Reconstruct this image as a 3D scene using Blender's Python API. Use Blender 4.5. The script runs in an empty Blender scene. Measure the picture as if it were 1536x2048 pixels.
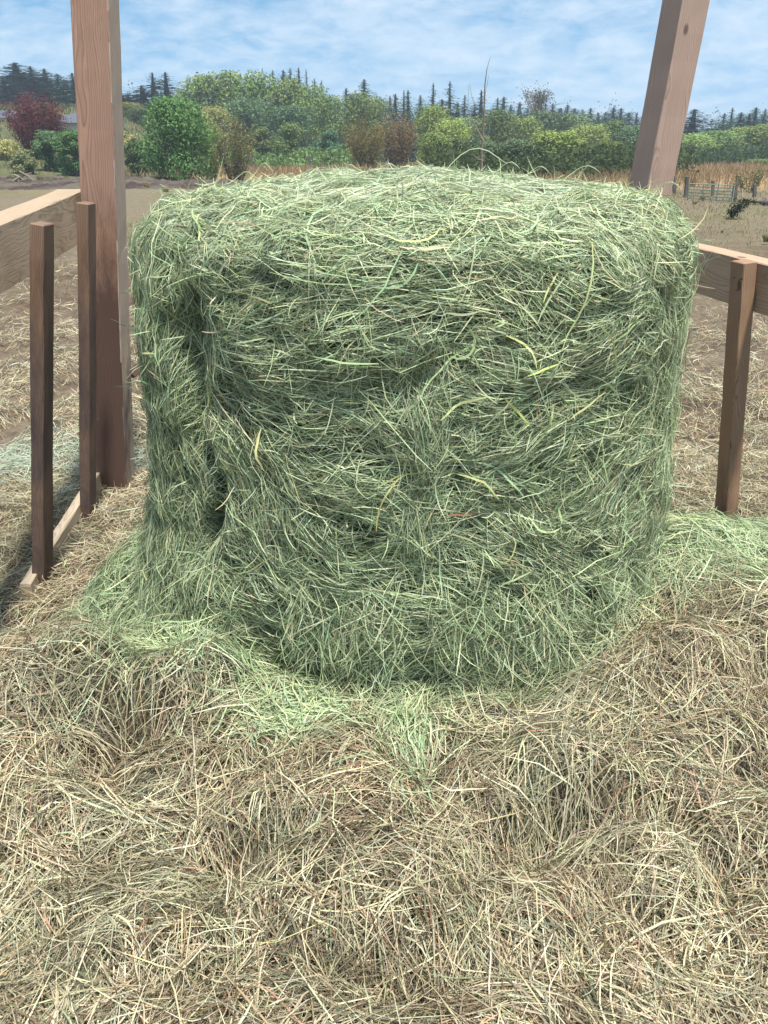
import bpy, math, random
import numpy as np
from mathutils import Vector, Matrix
R = math.radians
rng = np.random.default_rng(7)
random.seed(7)
S = bpy.context.scene
COL = S.collection

# ------------------------------------------------------------------ camera, light, exposure
FPX, YH, EYE = 1600.0, 300.0, 1.5
PITCH = math.atan((1024 - YH) / FPX)
cam_d = bpy.data.cameras.new('camera'); cam = bpy.data.objects.new('camera', cam_d); COL.objects.link(cam)
cam_d.sensor_fit = 'VERTICAL'; cam_d.sensor_height = 24.0; cam_d.lens = FPX / 2048 * 24.0
cam_d.clip_start = 0.05; cam_d.clip_end = 3000
cam.location = (0, 0, EYE); cam.rotation_euler = (math.pi / 2 - PITCH, 0, 0)
S.camera = cam

SUN_EL, SUN_AZ = R(71), R(150)          # azimuth from +Y towards +X
W = bpy.data.worlds.new('World'); S.world = W; W.use_nodes = True
def build_world():
    nt = W.node_tree; N = nt.nodes; L = nt.links; N.clear()
    out = N.new('ShaderNodeOutputWorld'); bg = N.new('ShaderNodeBackground'); bg.inputs[1].default_value = 0.072
    sky = N.new('ShaderNodeTexSky'); sky.sky_type = 'NISHITA'; sky.sun_disc = False
    sky.sun_elevation = SUN_EL; sky.sun_rotation = SUN_AZ
    sky.air_density = 1.0; sky.dust_density = 0.3; sky.ozone_density = 1.6
    tc = N.new('ShaderNodeTexCoord'); sep = N.new('ShaderNodeSeparateXYZ'); L.new(tc.outputs['Generated'], sep.inputs[0])
    def m(op, a, b=None):
        n = N.new('ShaderNodeMath'); n.operation = op
        for i, v in enumerate((a, b)):
            if v is None: continue
            if isinstance(v, (int, float)): n.inputs[i].default_value = v
            else: L.new(v, n.inputs[i])
        return n.outputs[0]
    z = m('MAXIMUM', sep.outputs[2], 0.0)
    zz = m('ADD', m('MULTIPLY', z, 0.8), 0.22)
    cb = N.new('ShaderNodeCombineXYZ'); L.new(sep.outputs[0], cb.inputs[0]); L.new(sep.outputs[1], cb.inputs[1]); L.new(zz, cb.inputs[2])
    L.new(cb.outputs[0], sky.inputs[0])
    den = m('ADD', z, 0.26)
    cp = N.new('ShaderNodeCombineXYZ'); L.new(m('DIVIDE', sep.outputs[0], den), cp.inputs[0]); L.new(m('DIVIDE', sep.outputs[1], den), cp.inputs[1])
    cp.inputs[2].default_value = 3.7
    def noise(scale, detail, rough, dist=0.0, off=0.0):
        mp = N.new('ShaderNodeMapping'); mp.inputs['Location'].default_value = (off, off * .7, off * .3); L.new(cp.outputs[0], mp.inputs[0])
        n = N.new('ShaderNodeTexNoise'); n.inputs['Scale'].default_value = scale; n.inputs['Detail'].default_value = detail
        n.inputs['Roughness'].default_value = rough; n.inputs['Distortion'].default_value = dist; L.new(mp.outputs[0], n.inputs['Vector'])
        return n.outputs[0]
    big = noise(0.6, 3, .5, .3, 5.3)
    small = noise(9.5, 6, .60, .35, 1.1)
    mid = noise(2.6, 5, .6, .5, 9.0)
    v = m('ADD', m('ADD', m('MULTIPLY', big, .34), m('MULTIPLY', small, .32)), m('MULTIPLY', mid, .34))
    rp = N.new('ShaderNodeValToRGB'); L.new(v, rp.inputs[0])
    rp.color_ramp.elements[0].position = .37; rp.color_ramp.elements[0].color = (.0, .0, .0, 1)
    rp.color_ramp.elements[1].position = .64; rp.color_ramp.elements[1].color = (.95, .95, .95, 1)
    e = rp.color_ramp.elements.new(.50); e.color = (.50, .50, .50, 1)
    tint = N.new('ShaderNodeMix'); tint.data_type = 'RGBA'; tint.blend_type = 'MULTIPLY'; tint.inputs[0].default_value = 1
    L.new(sky.outputs[0], tint.inputs[6]); tint.inputs[7].default_value = (0.92, 1.42, 1.44, 1)
    mx = N.new('ShaderNodeMix'); mx.data_type = 'RGBA'; L.new(rp.outputs[0], mx.inputs[0]); L.new(tint.outputs[2], mx.inputs[6])
    mx.inputs[7].default_value = (6.6, 7.5, 8.4, 1)
    L.new(mx.outputs[2], bg.inputs[0]); L.new(bg.outputs[0], out.inputs[0])
build_world()
sd = bpy.data.lights.new('sun', 'SUN'); sun = bpy.data.objects.new('sun', sd); COL.objects.link(sun)
sd.energy = 4.3; sd.angle = R(4); sd.color = (1.0, .95, .86)
sdir = Vector((math.cos(SUN_EL) * math.sin(SUN_AZ), math.cos(SUN_EL) * math.cos(SUN_AZ), math.sin(SUN_EL)))
sun.rotation_euler = sdir.to_track_quat('Z', 'Y').to_euler()
S.view_settings.view_transform = 'Standard'; S.view_settings.look = 'None'; S.view_settings.gamma = 1
S.view_settings.use_curve_mapping = False; S.view_settings.exposure = 0.88
S.render.engine = 'CYCLES'
S.cycles.max_bounces = 6; S.cycles.diffuse_bounces = 4; S.cycles.transmission_bounces = 4; S.cycles.transparent_max_bounces = 4

def at(px, py, Y):
    """world point at forward distance Y seen at photo pixel px, py"""
    c, s = math.cos(PITCH), math.sin(PITCH)
    up = 1024 - py
    hz = FPX * c + up * s; dn = FPX * s - up * c
    return Vector(((px - 768) / hz * Y, Y, EYE - dn / hz * Y))

# ------------------------------------------------------------------ helpers
def tag(o, label=None, cat=None, group=None, kind=None):
    if label: o['label'] = label
    if cat: o['category'] = cat
    if group: o['group'] = group
    if kind: o['kind'] = kind
    return o
def empty(name, loc=(0, 0, 0)):
    o = bpy.data.objects.new(name, None); o.location = loc; o.empty_display_size = .1; COL.objects.link(o); return o
def link(name, me, parent=None, mat=None):
    if mat is not None and not me.materials: me.materials.append(mat)
    o = bpy.data.objects.new(name, me); COL.objects.link(o)
    if parent is not None: o.parent = parent
    return o
def np_mesh(name, V, F, col=None, smooth=False):
    """V (n,3), F (m,k) constant arity, col (n,3)"""
    V = np.asarray(V, np.float32); F = np.asarray(F, np.int32)
    me = bpy.data.meshes.new(name); n, (mf, k) = len(V), F.shape
    me.vertices.add(n); me.vertices.foreach_set('co', V.ravel())
    me.loops.add(mf * k); me.loops.foreach_set('vertex_index', F.ravel())
    me.polygons.add(mf); me.polygons.foreach_set('loop_start', np.arange(mf, dtype=np.int32) * k)
    try: me.polygons.foreach_set('loop_total', np.full(mf, k, np.int32))
    except Exception: pass
    me.update(calc_edges=True)
    if smooth: me.polygons.foreach_set('use_smooth', np.ones(mf, bool))
    if col is not None:
        a = me.color_attributes.new('Col', 'FLOAT_COLOR', 'POINT')
        c = np.ones((n, 4), np.float32); c[:, :3] = col; a.data.foreach_set('color', c.ravel())
    return me
def _h(i, j, k, seed):
    n = (i * 374761393 + j * 668265263 + k * 1274126177 + seed * 974711) & 0xffffffff
    n = ((n ^ (n >> 13)) * 1274126177) & 0xffffffff
    n = (n ^ (n >> 16)) & 0xffff
    return n / 65535.0
def vn(x, y, z, seed=0):
    """value noise 0..1"""
    x, y, z = np.broadcast_arrays(np.asarray(x, float), np.asarray(y, float), np.asarray(z, float))
    i, j, k = (np.floor(a).astype(np.int64) for a in (x, y, z))
    fx, fy, fz = x - i, y - j, z - k
    fx, fy, fz = (f * f * (3 - 2 * f) for f in (fx, fy, fz))
    r = 0
    for a in (0, 1):
        for b in (0, 1):
            for c in (0, 1):
                w = (fx if a else 1 - fx) * (fy if b else 1 - fy) * (fz if c else 1 - fz)
                r = r + w * _h(i + a, j + b, k + c, seed)
    return r
def fbm(x, y, z, oct=4, seed=0):
    r, a, t = 0, 1, 0
    for o in range(oct):
        r = r + a * vn(x * 2 ** o, y * 2 ** o, z * 2 ** o, seed + o); t += a; a *= .5
    return r / t
def sm(x): x = np.clip(x, 0, 1); return x * x * (3 - 2 * x)

# ------------------------------------------------------------------ materials
def newmat(name):
    m = bpy.data.materials.new(name); m.use_nodes = True; nt = m.node_tree; nt.nodes.clear()
    out = nt.nodes.new('ShaderNodeOutputMaterial'); return m, nt, out
def strand_mat(name, transl=.28, rough=.55, spec=.25, hue=0.0):
    m, nt, out = newmat(name); N = nt.nodes; L = nt.links
    a = N.new('ShaderNodeAttribute'); a.attribute_name = 'Col'
    col = a.outputs[0]
    if hue:
        oi = N.new('ShaderNodeObjectInfo'); hs = N.new('ShaderNodeHueSaturation')
        mr = N.new('ShaderNodeMapRange'); mr.inputs[3].default_value = .5 - hue; mr.inputs[4].default_value = .5 + hue
        mv = N.new('ShaderNodeMapRange'); mv.inputs[3].default_value = .72; mv.inputs[4].default_value = 1.28
        L.new(oi.outputs['Random'], mr.inputs[0]); L.new(mr.outputs[0], hs.inputs[0])
        ml = N.new('ShaderNodeMath'); ml.operation = 'FRACT'; m2 = N.new('ShaderNodeMath'); m2.operation = 'MULTIPLY'; m2.inputs[1].default_value = 7.31
        L.new(oi.outputs['Random'], m2.inputs[0]); L.new(m2.outputs[0], ml.inputs[0]); L.new(ml.outputs[0], mv.inputs[0]); L.new(mv.outputs[0], hs.inputs[2])
        L.new(col, hs.inputs[4]); col = hs.outputs[0]
    p = N.new('ShaderNodeBsdfPrincipled'); p.inputs['Roughness'].default_value = rough; p.inputs['Specular IOR Level'].default_value = spec
    L.new(col, p.inputs['Base Color'])
    t = N.new('ShaderNodeBsdfTranslucent'); L.new(col, t.inputs[0])
    mx = N.new('ShaderNodeMixShader'); mx.inputs[0].default_value = transl
    L.new(p.outputs[0], mx.inputs[1]); L.new(t.outputs[0], mx.inputs[2]); L.new(mx.outputs[0], out.inputs[0])
    return m
def noise_mat(name, c1, c2, scale=8, detail=8, bump=.5, rough=.9, c3=None, scale3=.3, stretch=(1, 1, 1), bdist=.02):
    m, nt, out = newmat(name); N = nt.nodes; L = nt.links
    tc = N.new('ShaderNodeTexCoord'); mp = N.new('ShaderNodeMapping'); mp.inputs['Scale'].default_value = stretch; L.new(tc.outputs['Object'], mp.inputs[0])
    n = N.new('ShaderNodeTexNoise'); n.inputs['Scale'].default_value = scale; n.inputs['Detail'].default_value = detail; n.inputs['Roughness'].default_value = .65
    L.new(mp.outputs[0], n.inputs['Vector'])
    r = N.new('ShaderNodeValToRGB'); L.new(n.outputs[0], r.inputs[0])
    r.color_ramp.elements[0].position = .35; r.color_ramp.elements[0].color = (*c1, 1)
    r.color_ramp.elements[1].position = .65; r.color_ramp.elements[1].color = (*c2, 1)
    col = r.outputs[0]
    if c3:
        n3 = N.new('ShaderNodeTexNoise'); n3.inputs['Scale'].default_value = scale3; n3.inputs['Detail'].default_value = 5; L.new(tc.outputs['Object'], n3.inputs['Vector'])
        r3 = N.new('ShaderNodeValToRGB'); r3.color_ramp.elements[0].position = .42; r3.color_ramp.elements[1].position = .6; L.new(n3.outputs[0], r3.inputs[0])
        mx = N.new('ShaderNodeMix'); mx.data_type = 'RGBA'; L.new(r3.outputs[0], mx.inputs[0]); L.new(col, mx.inputs[6]); mx.inputs[7].default_value = (*c3, 1)
        col = mx.outputs[2]
    p = N.new('ShaderNodeBsdfPrincipled'); p.inputs['Roughness'].default_value = rough; p.inputs['Specular IOR Level'].default_value = .2
    L.new(col, p.inputs['Base Color'])
    if bump:
        b = N.new('ShaderNodeBump'); b.inputs['Strength'].default_value = bump; b.inputs['Distance'].default_value = bdist
        L.new(n.outputs[0], b.inputs['Height']); L.new(b.outputs[0], p.inputs['Normal'])
    L.new(p.outputs[0], out.inputs[0]); return m
def wood_mat(name, base, pale, dark, stain=0.5, stain_top=9.0, cx=.03, cy=.05, ring=230, seed=0.0, stain_col=(.035, .028, .03)):
    """planed timber: growth rings about an off-centre axis, fibres, knots, and rubbed dark dirt below stain_top (local z)"""
    m, nt, out = newmat(name); N = nt.nodes; L = nt.links
    def m1(op, a, b=None, c=None):
        n = N.new('ShaderNodeMath'); n.operation = op
        for i, v in enumerate((a, b, c)):
            if v is None: continue
            if isinstance(v, (int, float)): n.inputs[i].default_value = v
            else: L.new(v, n.inputs[i])
        return n.outputs[0]
    tc = N.new('ShaderNodeTexCoord'); mp = N.new('ShaderNodeMapping'); mp.inputs['Location'].default_value = (seed, seed * .37, seed * 1.7)
    L.new(tc.outputs['Object'], mp.inputs[0])
    def noise(scale, st, detail=4, rough=.6, src=None):
        k = N.new('ShaderNodeMapping'); k.inputs['Scale'].default_value = st; L.new(mp.outputs[0], k.inputs[0])
        n = N.new('ShaderNodeTexNoise'); n.inputs['Scale'].default_value = scale; n.inputs['Detail'].default_value = detail; n.inputs['Roughness'].default_value = rough
        L.new(k.outputs[0], n.inputs['Vector']); return n
    warp = noise(5, (1, 1, .22), 3)
    sp = N.new('ShaderNodeSeparateXYZ'); L.new(tc.outputs['Object'], sp.inputs[0])
    ws = N.new('ShaderNodeSeparateColor'); L.new(warp.outputs[1], ws.inputs[0])
    X = m1('ADD', sp.outputs[0], m1('MULTIPLY', m1('SUBTRACT', ws.outputs[0], .5), .16)); X = m1('ADD', X, cx)
    Y = m1('ADD', sp.outputs[1], m1('MULTIPLY', m1('SUBTRACT', ws.outputs[1], .5), .10)); Y = m1('ADD', Y, cy)
    rad = m1('SQRT', m1('ADD', m1('MULTIPLY', X, X), m1('MULTIPLY', Y, Y)))
    fr = m1('FRACT', m1('MULTIPLY', rad, ring))
    late = m1('POWER', fr, 3.0)
    fib = noise(260, (1, 1, .03), 3, .7)
    blot = noise(9, (1, 1, .45), 5, .6)
    vo = N.new('ShaderNodeTexVoronoi'); vo.inputs['Scale'].default_value = 5.5
    kk = N.new('ShaderNodeMapping'); kk.inputs['Scale'].default_value = (1, 1, .62); L.new(mp.outputs[0], kk.inputs[0]); L.new(kk.outputs[0], vo.inputs['Vector'])
    knot = N.new('ShaderNodeMapRange'); knot.inputs[1].default_value = .09; knot.inputs[2].default_value = .05; L.new(vo.outputs['Distance'], knot.inputs[0])
    def mixc(f, a, b):
        n = N.new('ShaderNodeMix'); n.data_type = 'RGBA'
        for i, v in ((0, f), (6, a), (7, b)):
            if isinstance(v, tuple): n.inputs[i].default_value = (*v, 1)
            elif isinstance(v, (int, float)): n.inputs[i].default_value = v
            else: L.new(v, n.inputs[i])
        return n.outputs[2]
    c = mixc(blot.outputs[0], base, pale)
    c = mixc(m1('MULTIPLY', late, .75), c, dark)
    c = mixc(m1('MULTIPLY', m1('SUBTRACT', fib.outputs[0], .4), .9), c, dark)
    c = mixc(m1('MULTIPLY', knot.outputs[0], .8), c, (dark[0] * .35, dark[1] * .3, dark[2] * .3))
    sn = noise(4.2, (1.6, 1.6, .5), 7, .72)
    zf = N.new('ShaderNodeMapRange'); zf.inputs[1].default_value = stain_top; zf.inputs[2].default_value = stain_top - .7; L.new(sp.outputs[2], zf.inputs[0])
    sf = m1('ADD', m1('MULTIPLY', zf.outputs[0], .34 * stain * 2), m1('MULTIPLY', sn.outputs[0], 1.0))
    sr = N.new('ShaderNodeMapRange'); sr.inputs[1].default_value = .64; sr.inputs[2].default_value = .92; L.new(sf, sr.inputs[0])
    c = mixc(m1('MULTIPLY', sr.outputs[0], .88), c, stain_col)
    # pale dried smears
    sm2 = noise(14, (1, 1, .5), 6, .7); s2 = N.new('ShaderNodeMapRange'); s2.inputs[1].default_value = .66; s2.inputs[2].default_value = .74; L.new(sm2.outputs[0], s2.inputs[0])
    c = mixc(m1('MULTIPLY', m1('MULTIPLY', s2.outputs[0], zf.outputs[0]), .35), c, (.36, .30, .21))
    p = N.new('ShaderNodeBsdfPrincipled'); p.inputs['Roughness'].default_value = .72; p.inputs['Specular IOR Level'].default_value = .3
    L.new(c, p.inputs['Base Color'])
    b = N.new('ShaderNodeBump'); b.inputs['Strength'].default_value = .5; b.inputs['Distance'].default_value = .002
    L.new(m1('SUBTRACT', m1('ADD', fib.outputs[0], m1('MULTIPLY', late, .5)), knot.outputs[0]), b.inputs['Height']); L.new(b.outputs[0], p.inputs['Normal'])
    L.new(p.outputs[0], out.inputs[0]); return m
def plain(name, c, rough=.8, metal=0.0, vary=.25, scale=20):
    return noise_mat(name, tuple(v * (1 - vary) for v in c), tuple(v * (1 + vary) for v in c), scale, 5, .3, rough)

M_hay = strand_mat('dry_hay_fibre', .18, .6, .15)
M_green = strand_mat('green_hay_fibre', .20, .6, .16)
M_leaf = strand_mat('leaf_tissue', .30, .6, .15, .012)
M_needle = strand_mat('needle_tissue', .12, .7, .1, .01)
M_grass = strand_mat('grass_blade', .25, .7, .1)
M_bark = noise_mat('bark', (.07, .055, .04), (.17, .14, .11), 12, 6, .6, .9, stretch=(1, 1, .3))
M_core = noise_mat('packed_hay', (.02, .028, .014), (.07, .09, .045), 60, 8, .9, .9)  # bale core, coloured extra dark to paint shade into gaps between stems
M_corehay = noise_mat('packed_litter', (.035, .027, .018), (.14, .11, .07), 45, 8, .9, .9, (.10, .09, .055), 2.5)  # bed under loose stems, its colour deepened to stand in for shadowed gaps

# ------------------------------------------------------------------ terrain
def terrain(x, y):
    x = np.asarray(x, float); y = np.asarray(y, float)
    t = 5.6 * sm((y - 36) / 60) * sm((-x - 11) / 20)
    t = t + 1.2 * sm((y - 110) / 60)
    w = sm((y - 8) / 20)
    t = t + w * .22 * (fbm(x * .12, y * .12, 0 * x, 3, 11) - .5) * 2
    t = t + .05 * (1 - sm((y - 12) / 10)) * (fbm(x * .9, y * .9, 0 * x, 3, 21) - .5) * 2
    bb = np.abs(vn(x * 2.1, y * 1.6, 0 * x, 23) - .5) * 2
    t = t + (.13 * bb - .065 + .05 * (vn(x * 6, y * 4, 0 * x, 24) - .5)) * sm((y - 2.6) / 1.5) * (1 - sm((y - 13) / 8))
    return t
BX, BY, BR = 0.08, 2.25, 0.75
def hay_base(x, y):
    """height of the loose hay bed"""
    x = np.asarray(x, float); y = np.asarray(y, float)
    az = np.arctan2(x - BX, -(y - BY))
    d = np.hypot(x - BX, y - BY) - BR
    yl = 1.45 + .75 * sm((x + .25) / .9)
    front = .365 * (1 - sm((y - yl) / .95)) * (1 - .75 * sm((np.abs(x) - 1.5) / .8))
    hL = (.24 + .16 * vn(x * 8, y * 8, 2.2, 37)) * np.exp(-(np.maximum(d, 0) / .25) ** 2) * sm((-az - .35) / .5)
    hR = (.30 + .1 * vn(x * 7, y * 7, 1.2, 38)) * np.exp(-(np.maximum(d, 0) / .27) ** 2) * sm((az - .75) / .5)
    gut = -.005 * np.exp(-((d - .02) / .08) ** 2) * (1 - sm((np.abs(az) - .7) / .3))
    back = .12 * np.exp(-(np.maximum(d, 0) / .4) ** 2)
    h = np.maximum(front, np.maximum(hL, hR)) + np.minimum(hL + hR, front) * .25
    h = np.maximum(h, back) + gut
    wx = x + .35 * (fbm(x * 3, y * 3, 5 + 0 * x, 2, 31) - .5); wy = y + .35 * (fbm(x * 3, y * 3, 9 + 0 * x, 2, 33) - .5)
    bil = np.abs(vn(wx * 2.7 + 3, wy * 2.7, 1.3, 41) - .5) * 2
    bil2 = np.abs(vn(wx * 6.1, wy * 6.1, 2.3, 43) - .5) * 2
    amp = .35 + .65 * sm((.35 + front) / .5)
    near = 1 - sm((y - 2.6) / 1.2)
    lump = ((1 - bil) ** 1.5 * -.10 + (1 - bil2) ** 1.5 * -.035 + .05) + .10 * (fbm(wx * 2.2, wy * 3.0, 7 + 0 * x, 3, 45) - .5)
    # two big heaps seen in the photograph
    lump = lump + .11 * np.exp(-(((x + .72) / .30) ** 2 + ((y - 1.50) / .22) ** 2))
    lump = lump + .10 * np.exp(-(((x - .80) / .32) ** 2 + ((y - 1.62) / .20) ** 2))
    for (cx, cy, sx, sy, dp) in ((-.56, 1.37, .24, .055, .095), (.36, 1.13, .24, .05, .10), (-.25, 1.08, .10, .05, .10), (.38, 1.57, .16, .04, .07), (-.40, 1.62, .14, .04, .06), (.08, 1.22, .08, .05, .05), (.75, 1.25, .14, .04, .06), (.62, 1.02, .12, .04, .05), (-.30, .80, .12, .04, .05), (.95, 1.55, .14, .05, .05), (-1.0, 1.75, .18, .05, .07), (-.75, .98, .16, .05, .06), (.05, .80, .20, .04, .05)):
        q = (y - cy - .12 * (x - cx) - .10 * (vn(x * 6, y * 6, 4.4, 49) - .5)) / sy
        cut = np.where(q > 0, np.exp(-(q * .95) ** 2), np.exp(-(q * .6) ** 2))   # steep far wall, easy near slope
        lump = lump - 1.35 * dp * cut * np.exp(-((x - cx) / sx) ** 2) + dp * .45 * np.exp(-((q - 1.5) / 1.2) ** 2) * np.exp(-((x - cx) / sx) ** 2)
    fl = vn(x * 22, y * 22, 3.3, 47) * .015
    return h + lump * amp * near + fl + .03
def hay_h(x, y):
    e = sm((np.asarray(y, float) - 2.6) / 1.6)
    return hay_base(x, y) * (1 - e) + (terrain(x, y) + .012) * e

def grid_mesh(name, xs, ys, hf, smooth=True):
    X, Y = np.meshgrid(xs, ys); Z = hf(X, Y)
    V = np.stack([X, Y, Z], -1).reshape(-1, 3); nx, ny = len(xs), len(ys)
    i = (np.arange(ny - 1)[:, None] * nx + np.arange(nx - 1)[None]).ravel()
    return np_mesh(name, V, np.stack([i, i + 1, i + nx + 1, i + nx], -1), None, smooth)
g = np.concatenate([np.linspace(-900, -60, 22), np.linspace(-56, 60, 150), np.linspace(70, 900, 22)])
gy = np.concatenate([np.linspace(-300, -4, 8), np.linspace(-3, 60, 150), np.geomspace(61, 1500, 60)])

def ground_material():
    m, nt, out = newmat('paddock_ground'); N = nt.nodes; L = nt.links
    tc = N.new('ShaderNodeTexCoord')
    def noise(s, d=6, r=.62, st=None):
        n = N.new('ShaderNodeTexNoise'); n.inputs['Scale'].default_value = s; n.inputs['Detail'].default_value = d; n.inputs['Roughness'].default_value = r
        L.new(tc.outputs['Object'], n.inputs['Vector']); return n.outputs[0]
    def ramp(f, stops):
        r = N.new('ShaderNodeValToRGB'); L.new(f, r.inputs[0])
        for i, (p, c) in enumerate(stops):
            e = r.color_ramp.elements[i] if i < 2 else r.color_ramp.elements.new(p)
            e.position = p; e.color = (*c, 1)
        return r.outputs[0]
    def mix(f, a, b):
        n = N.new('ShaderNodeMix'); n.data_type = 'RGBA'; L.new(f, n.inputs[0])
        for i, v in ((6, a), (7, b)):
            if isinstance(v, tuple): n.inputs[i].default_value = (*v, 1)
            else: L.new(v, n.inputs[i])
        return n.outputs[2]
    def rng_(src, a, b):
        n = N.new('ShaderNodeMapRange'); n.inputs[1].default_value = a; n.inputs[2].default_value = b; L.new(src, n.inputs[0]); return n.outputs[0]
    sep = N.new('ShaderNodeSeparateXYZ'); L.new(tc.outputs['Object'], sep.inputs[0])
    a = ramp(noise(9), [(.3, (.05, .033, .024)), (.7, (.155, .108, .078)), (.5, (.10, .068, .048))])
    b = ramp(noise(14), [(.3, (.10, .078, .056)), (.7, (.22, .18, .13))])
    g_ = ramp(noise(3.5), [(.3, (.10, .095, .05)), (.7, (.19, .165, .095))])
    c = mix(rng_(noise(.5), .4, .62), a, b)
    yj = N.new('ShaderNodeMath'); yj.operation = 'MULTIPLY_ADD'; L.new(noise(.12), yj.inputs[0]); yj.inputs[1].default_value = 24; L.new(sep.outputs[1], yj.inputs[2])
    c = mix(rng_(yj.outputs[0], 20, 34), c, mix(rng_(noise(.35), .42, .62), b, g_))
    tan = ramp(noise(1.2), [(.3, (.24, .15, .07)), (.7, (.36, .25, .13))])
    c = mix(rng_(yj.outputs[0], 46, 52), c, tan)
    xm = rng_(sep.outputs[0], -10, -14)
    mossy = ramp(noise(.5), [(.3, (.06, .075, .032)), (.7, (.14, .13, .065))])
    c = mix(xm, c, mix(rng_(yj.outputs[0], 40, 60), c, mossy))
    far = rng_(sep.outputs[1], 96, 110)
    c = mix(far, c, (.06, .09, .035))
    p = N.new('ShaderNodeBsdfPrincipled'); p.inputs['Roughness'].default_value = .95; p.inputs['Specular IOR Level'].default_value = .1
    L.new(c, p.inputs['Base Color'])
    bu = N.new('ShaderNodeBump'); bu.inputs['Strength'].default_value = 1; bu.inputs['Distance'].default_value = .05
    L.new(noise(7, 10, .7), bu.inputs['Height']); L.new(bu.outputs[0], p.inputs['Normal'])
    L.new(p.outputs[0], out.inputs[0]); return m
o = link('ground', grid_mesh('ground', g, gy, terrain), None, ground_material()); tag(o, kind='structure')
o['label'] = 'bare brown paddock ground running back to the trees'

# hay bed body under the loose stems
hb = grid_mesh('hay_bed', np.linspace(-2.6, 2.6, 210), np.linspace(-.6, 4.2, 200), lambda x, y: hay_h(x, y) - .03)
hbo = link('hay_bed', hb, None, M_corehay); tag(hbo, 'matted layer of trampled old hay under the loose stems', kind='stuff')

# ------------------------------------------------------------------ strand builder
def ribbons(P, Nrm, w, taper=True, roll=None):
    """P (N,S,3) centre lines, Nrm (N,3) or (N,S,3) facing, w (N,) half widths -> V, F"""
    N_, S_ = P.shape[:2]
    T = np.gradient(P, axis=1); T /= np.linalg.norm(T, axis=2, keepdims=True) + 1e-9
    if Nrm.ndim == 2: Nrm = np.repeat(Nrm[:, None], S_, 1)
    B = np.cross(T, Nrm); B /= np.linalg.norm(B, axis=2, keepdims=True) + 1e-9
    if roll is not None:
        N2 = np.cross(B, T); c = np.cos(roll)[:, None, None]; s = np.sin(roll)[:, None, None]; B = B * c + N2 * s
    t = np.linspace(-1, 1, S_); prof = (1 - .65 * np.abs(t) ** 3) if taper else np.ones(S_)
    off = B * (w[:, None] * prof[None])[:, :, None]
    V = np.stack([P - off, P + off], 2).reshape(-1, 3)
    base = (np.arange(N_) * S_ * 2)[:, None] + (np.arange(S_ - 1) * 2)[None]
    F = np.stack([base, base + 1, base + 3, base + 2], -1).reshape(-1, 4)
    return V, F
def walk(u, v, th, Ln, S_, bend, kink):
    """centre lines in a flat chart"""
    N_ = len(u); step = Ln / (S_ - 1)
    ang = th[:, None] + bend[:, None] * np.linspace(-.5, .5, S_ - 1)[None] + np.cumsum(rng.normal(0, 1, (N_, S_ - 1)) * kink[:, None], 1)
    du = np.cos(ang) * step[:, None]; dv = np.sin(ang) * step[:, None]
    U = np.concatenate([np.zeros((N_, 1)), np.cumsum(du, 1)], 1); Vv = np.concatenate([np.zeros((N_, 1)), np.cumsum(dv, 1)], 1)
    U += (u - U.mean(1))[:, None]; Vv += (v - Vv.mean(1))[:, None]
    return U, Vv
def tufted(M, k, sample, field, spread_l=.045, spread_w=.014, th_sd=.28):
    """tuft centres with k strands each: returns u, v, theta, tuft index"""
    tu, tv = sample(M); tt = field(tu, tv)
    idx = np.repeat(np.arange(M), k); n = M * k
    a = rng.normal(0, spread_l, n); b = rng.normal(0, spread_w, n)
    th = tt[idx]; u = tu[idx] + a * np.cos(th) - b * np.sin(th); v = tv[idx] + a * np.sin(th) + b * np.cos(th)
    fan = b / spread_w * .22
    return u, v, th + fan + rng.normal(0, th_sd, n), idx
def jitter_col(base, n, idx=None, M=0, tuft_sd=.14, sd=.16):
    c = base.copy()
    if idx is not None: c = c * np.exp(rng.normal(0, tuft_sd, (M, 1)))[idx]
    c = c * np.exp(rng.normal(0, sd, (n, 1))); c = c * np.exp(rng.normal(0, .05, (n, 3)))
    c = c * np.minimum(1, .55 / c.mean(1, keepdims=True))          # the palest stems stay straw-coloured, never white
    return np.clip(c, .01, .62)
PAL_G = np.array([(.13, .16, .10), (.32, .39, .225), (.39, .47, .27), (.26, .335, .20), (.47, .53, .33), (.34, .43, .28), (.50, .48, .30), (.42, .34, .22)])
PW_G = np.array([.14, .24, .22, .18, .14, .12, .07, .03])
PAL_T = np.array([(.16, .115, .07), (.50, .43, .28), (.41, .35, .225), (.58, .51, .35), (.34, .27, .18), (.42, .42, .29), (.33, .37, .26), (.66, .60, .44), (.40, .22, .14)])
PW_T = np.array([.17, .24, .19, .17, .12, .12, .06, .08, .02])
PAL_F = np.array([(.34, .44, .24), (.41, .50, .29), (.47, .53, .33), (.29, .37, .22), (.52, .52, .33)])
PW_F = np.array([.28, .24, .2, .18, .1])
def pick(pal, pw, n): return pal[rng.choice(len(pal), n, p=pw / pw.sum())]

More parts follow.
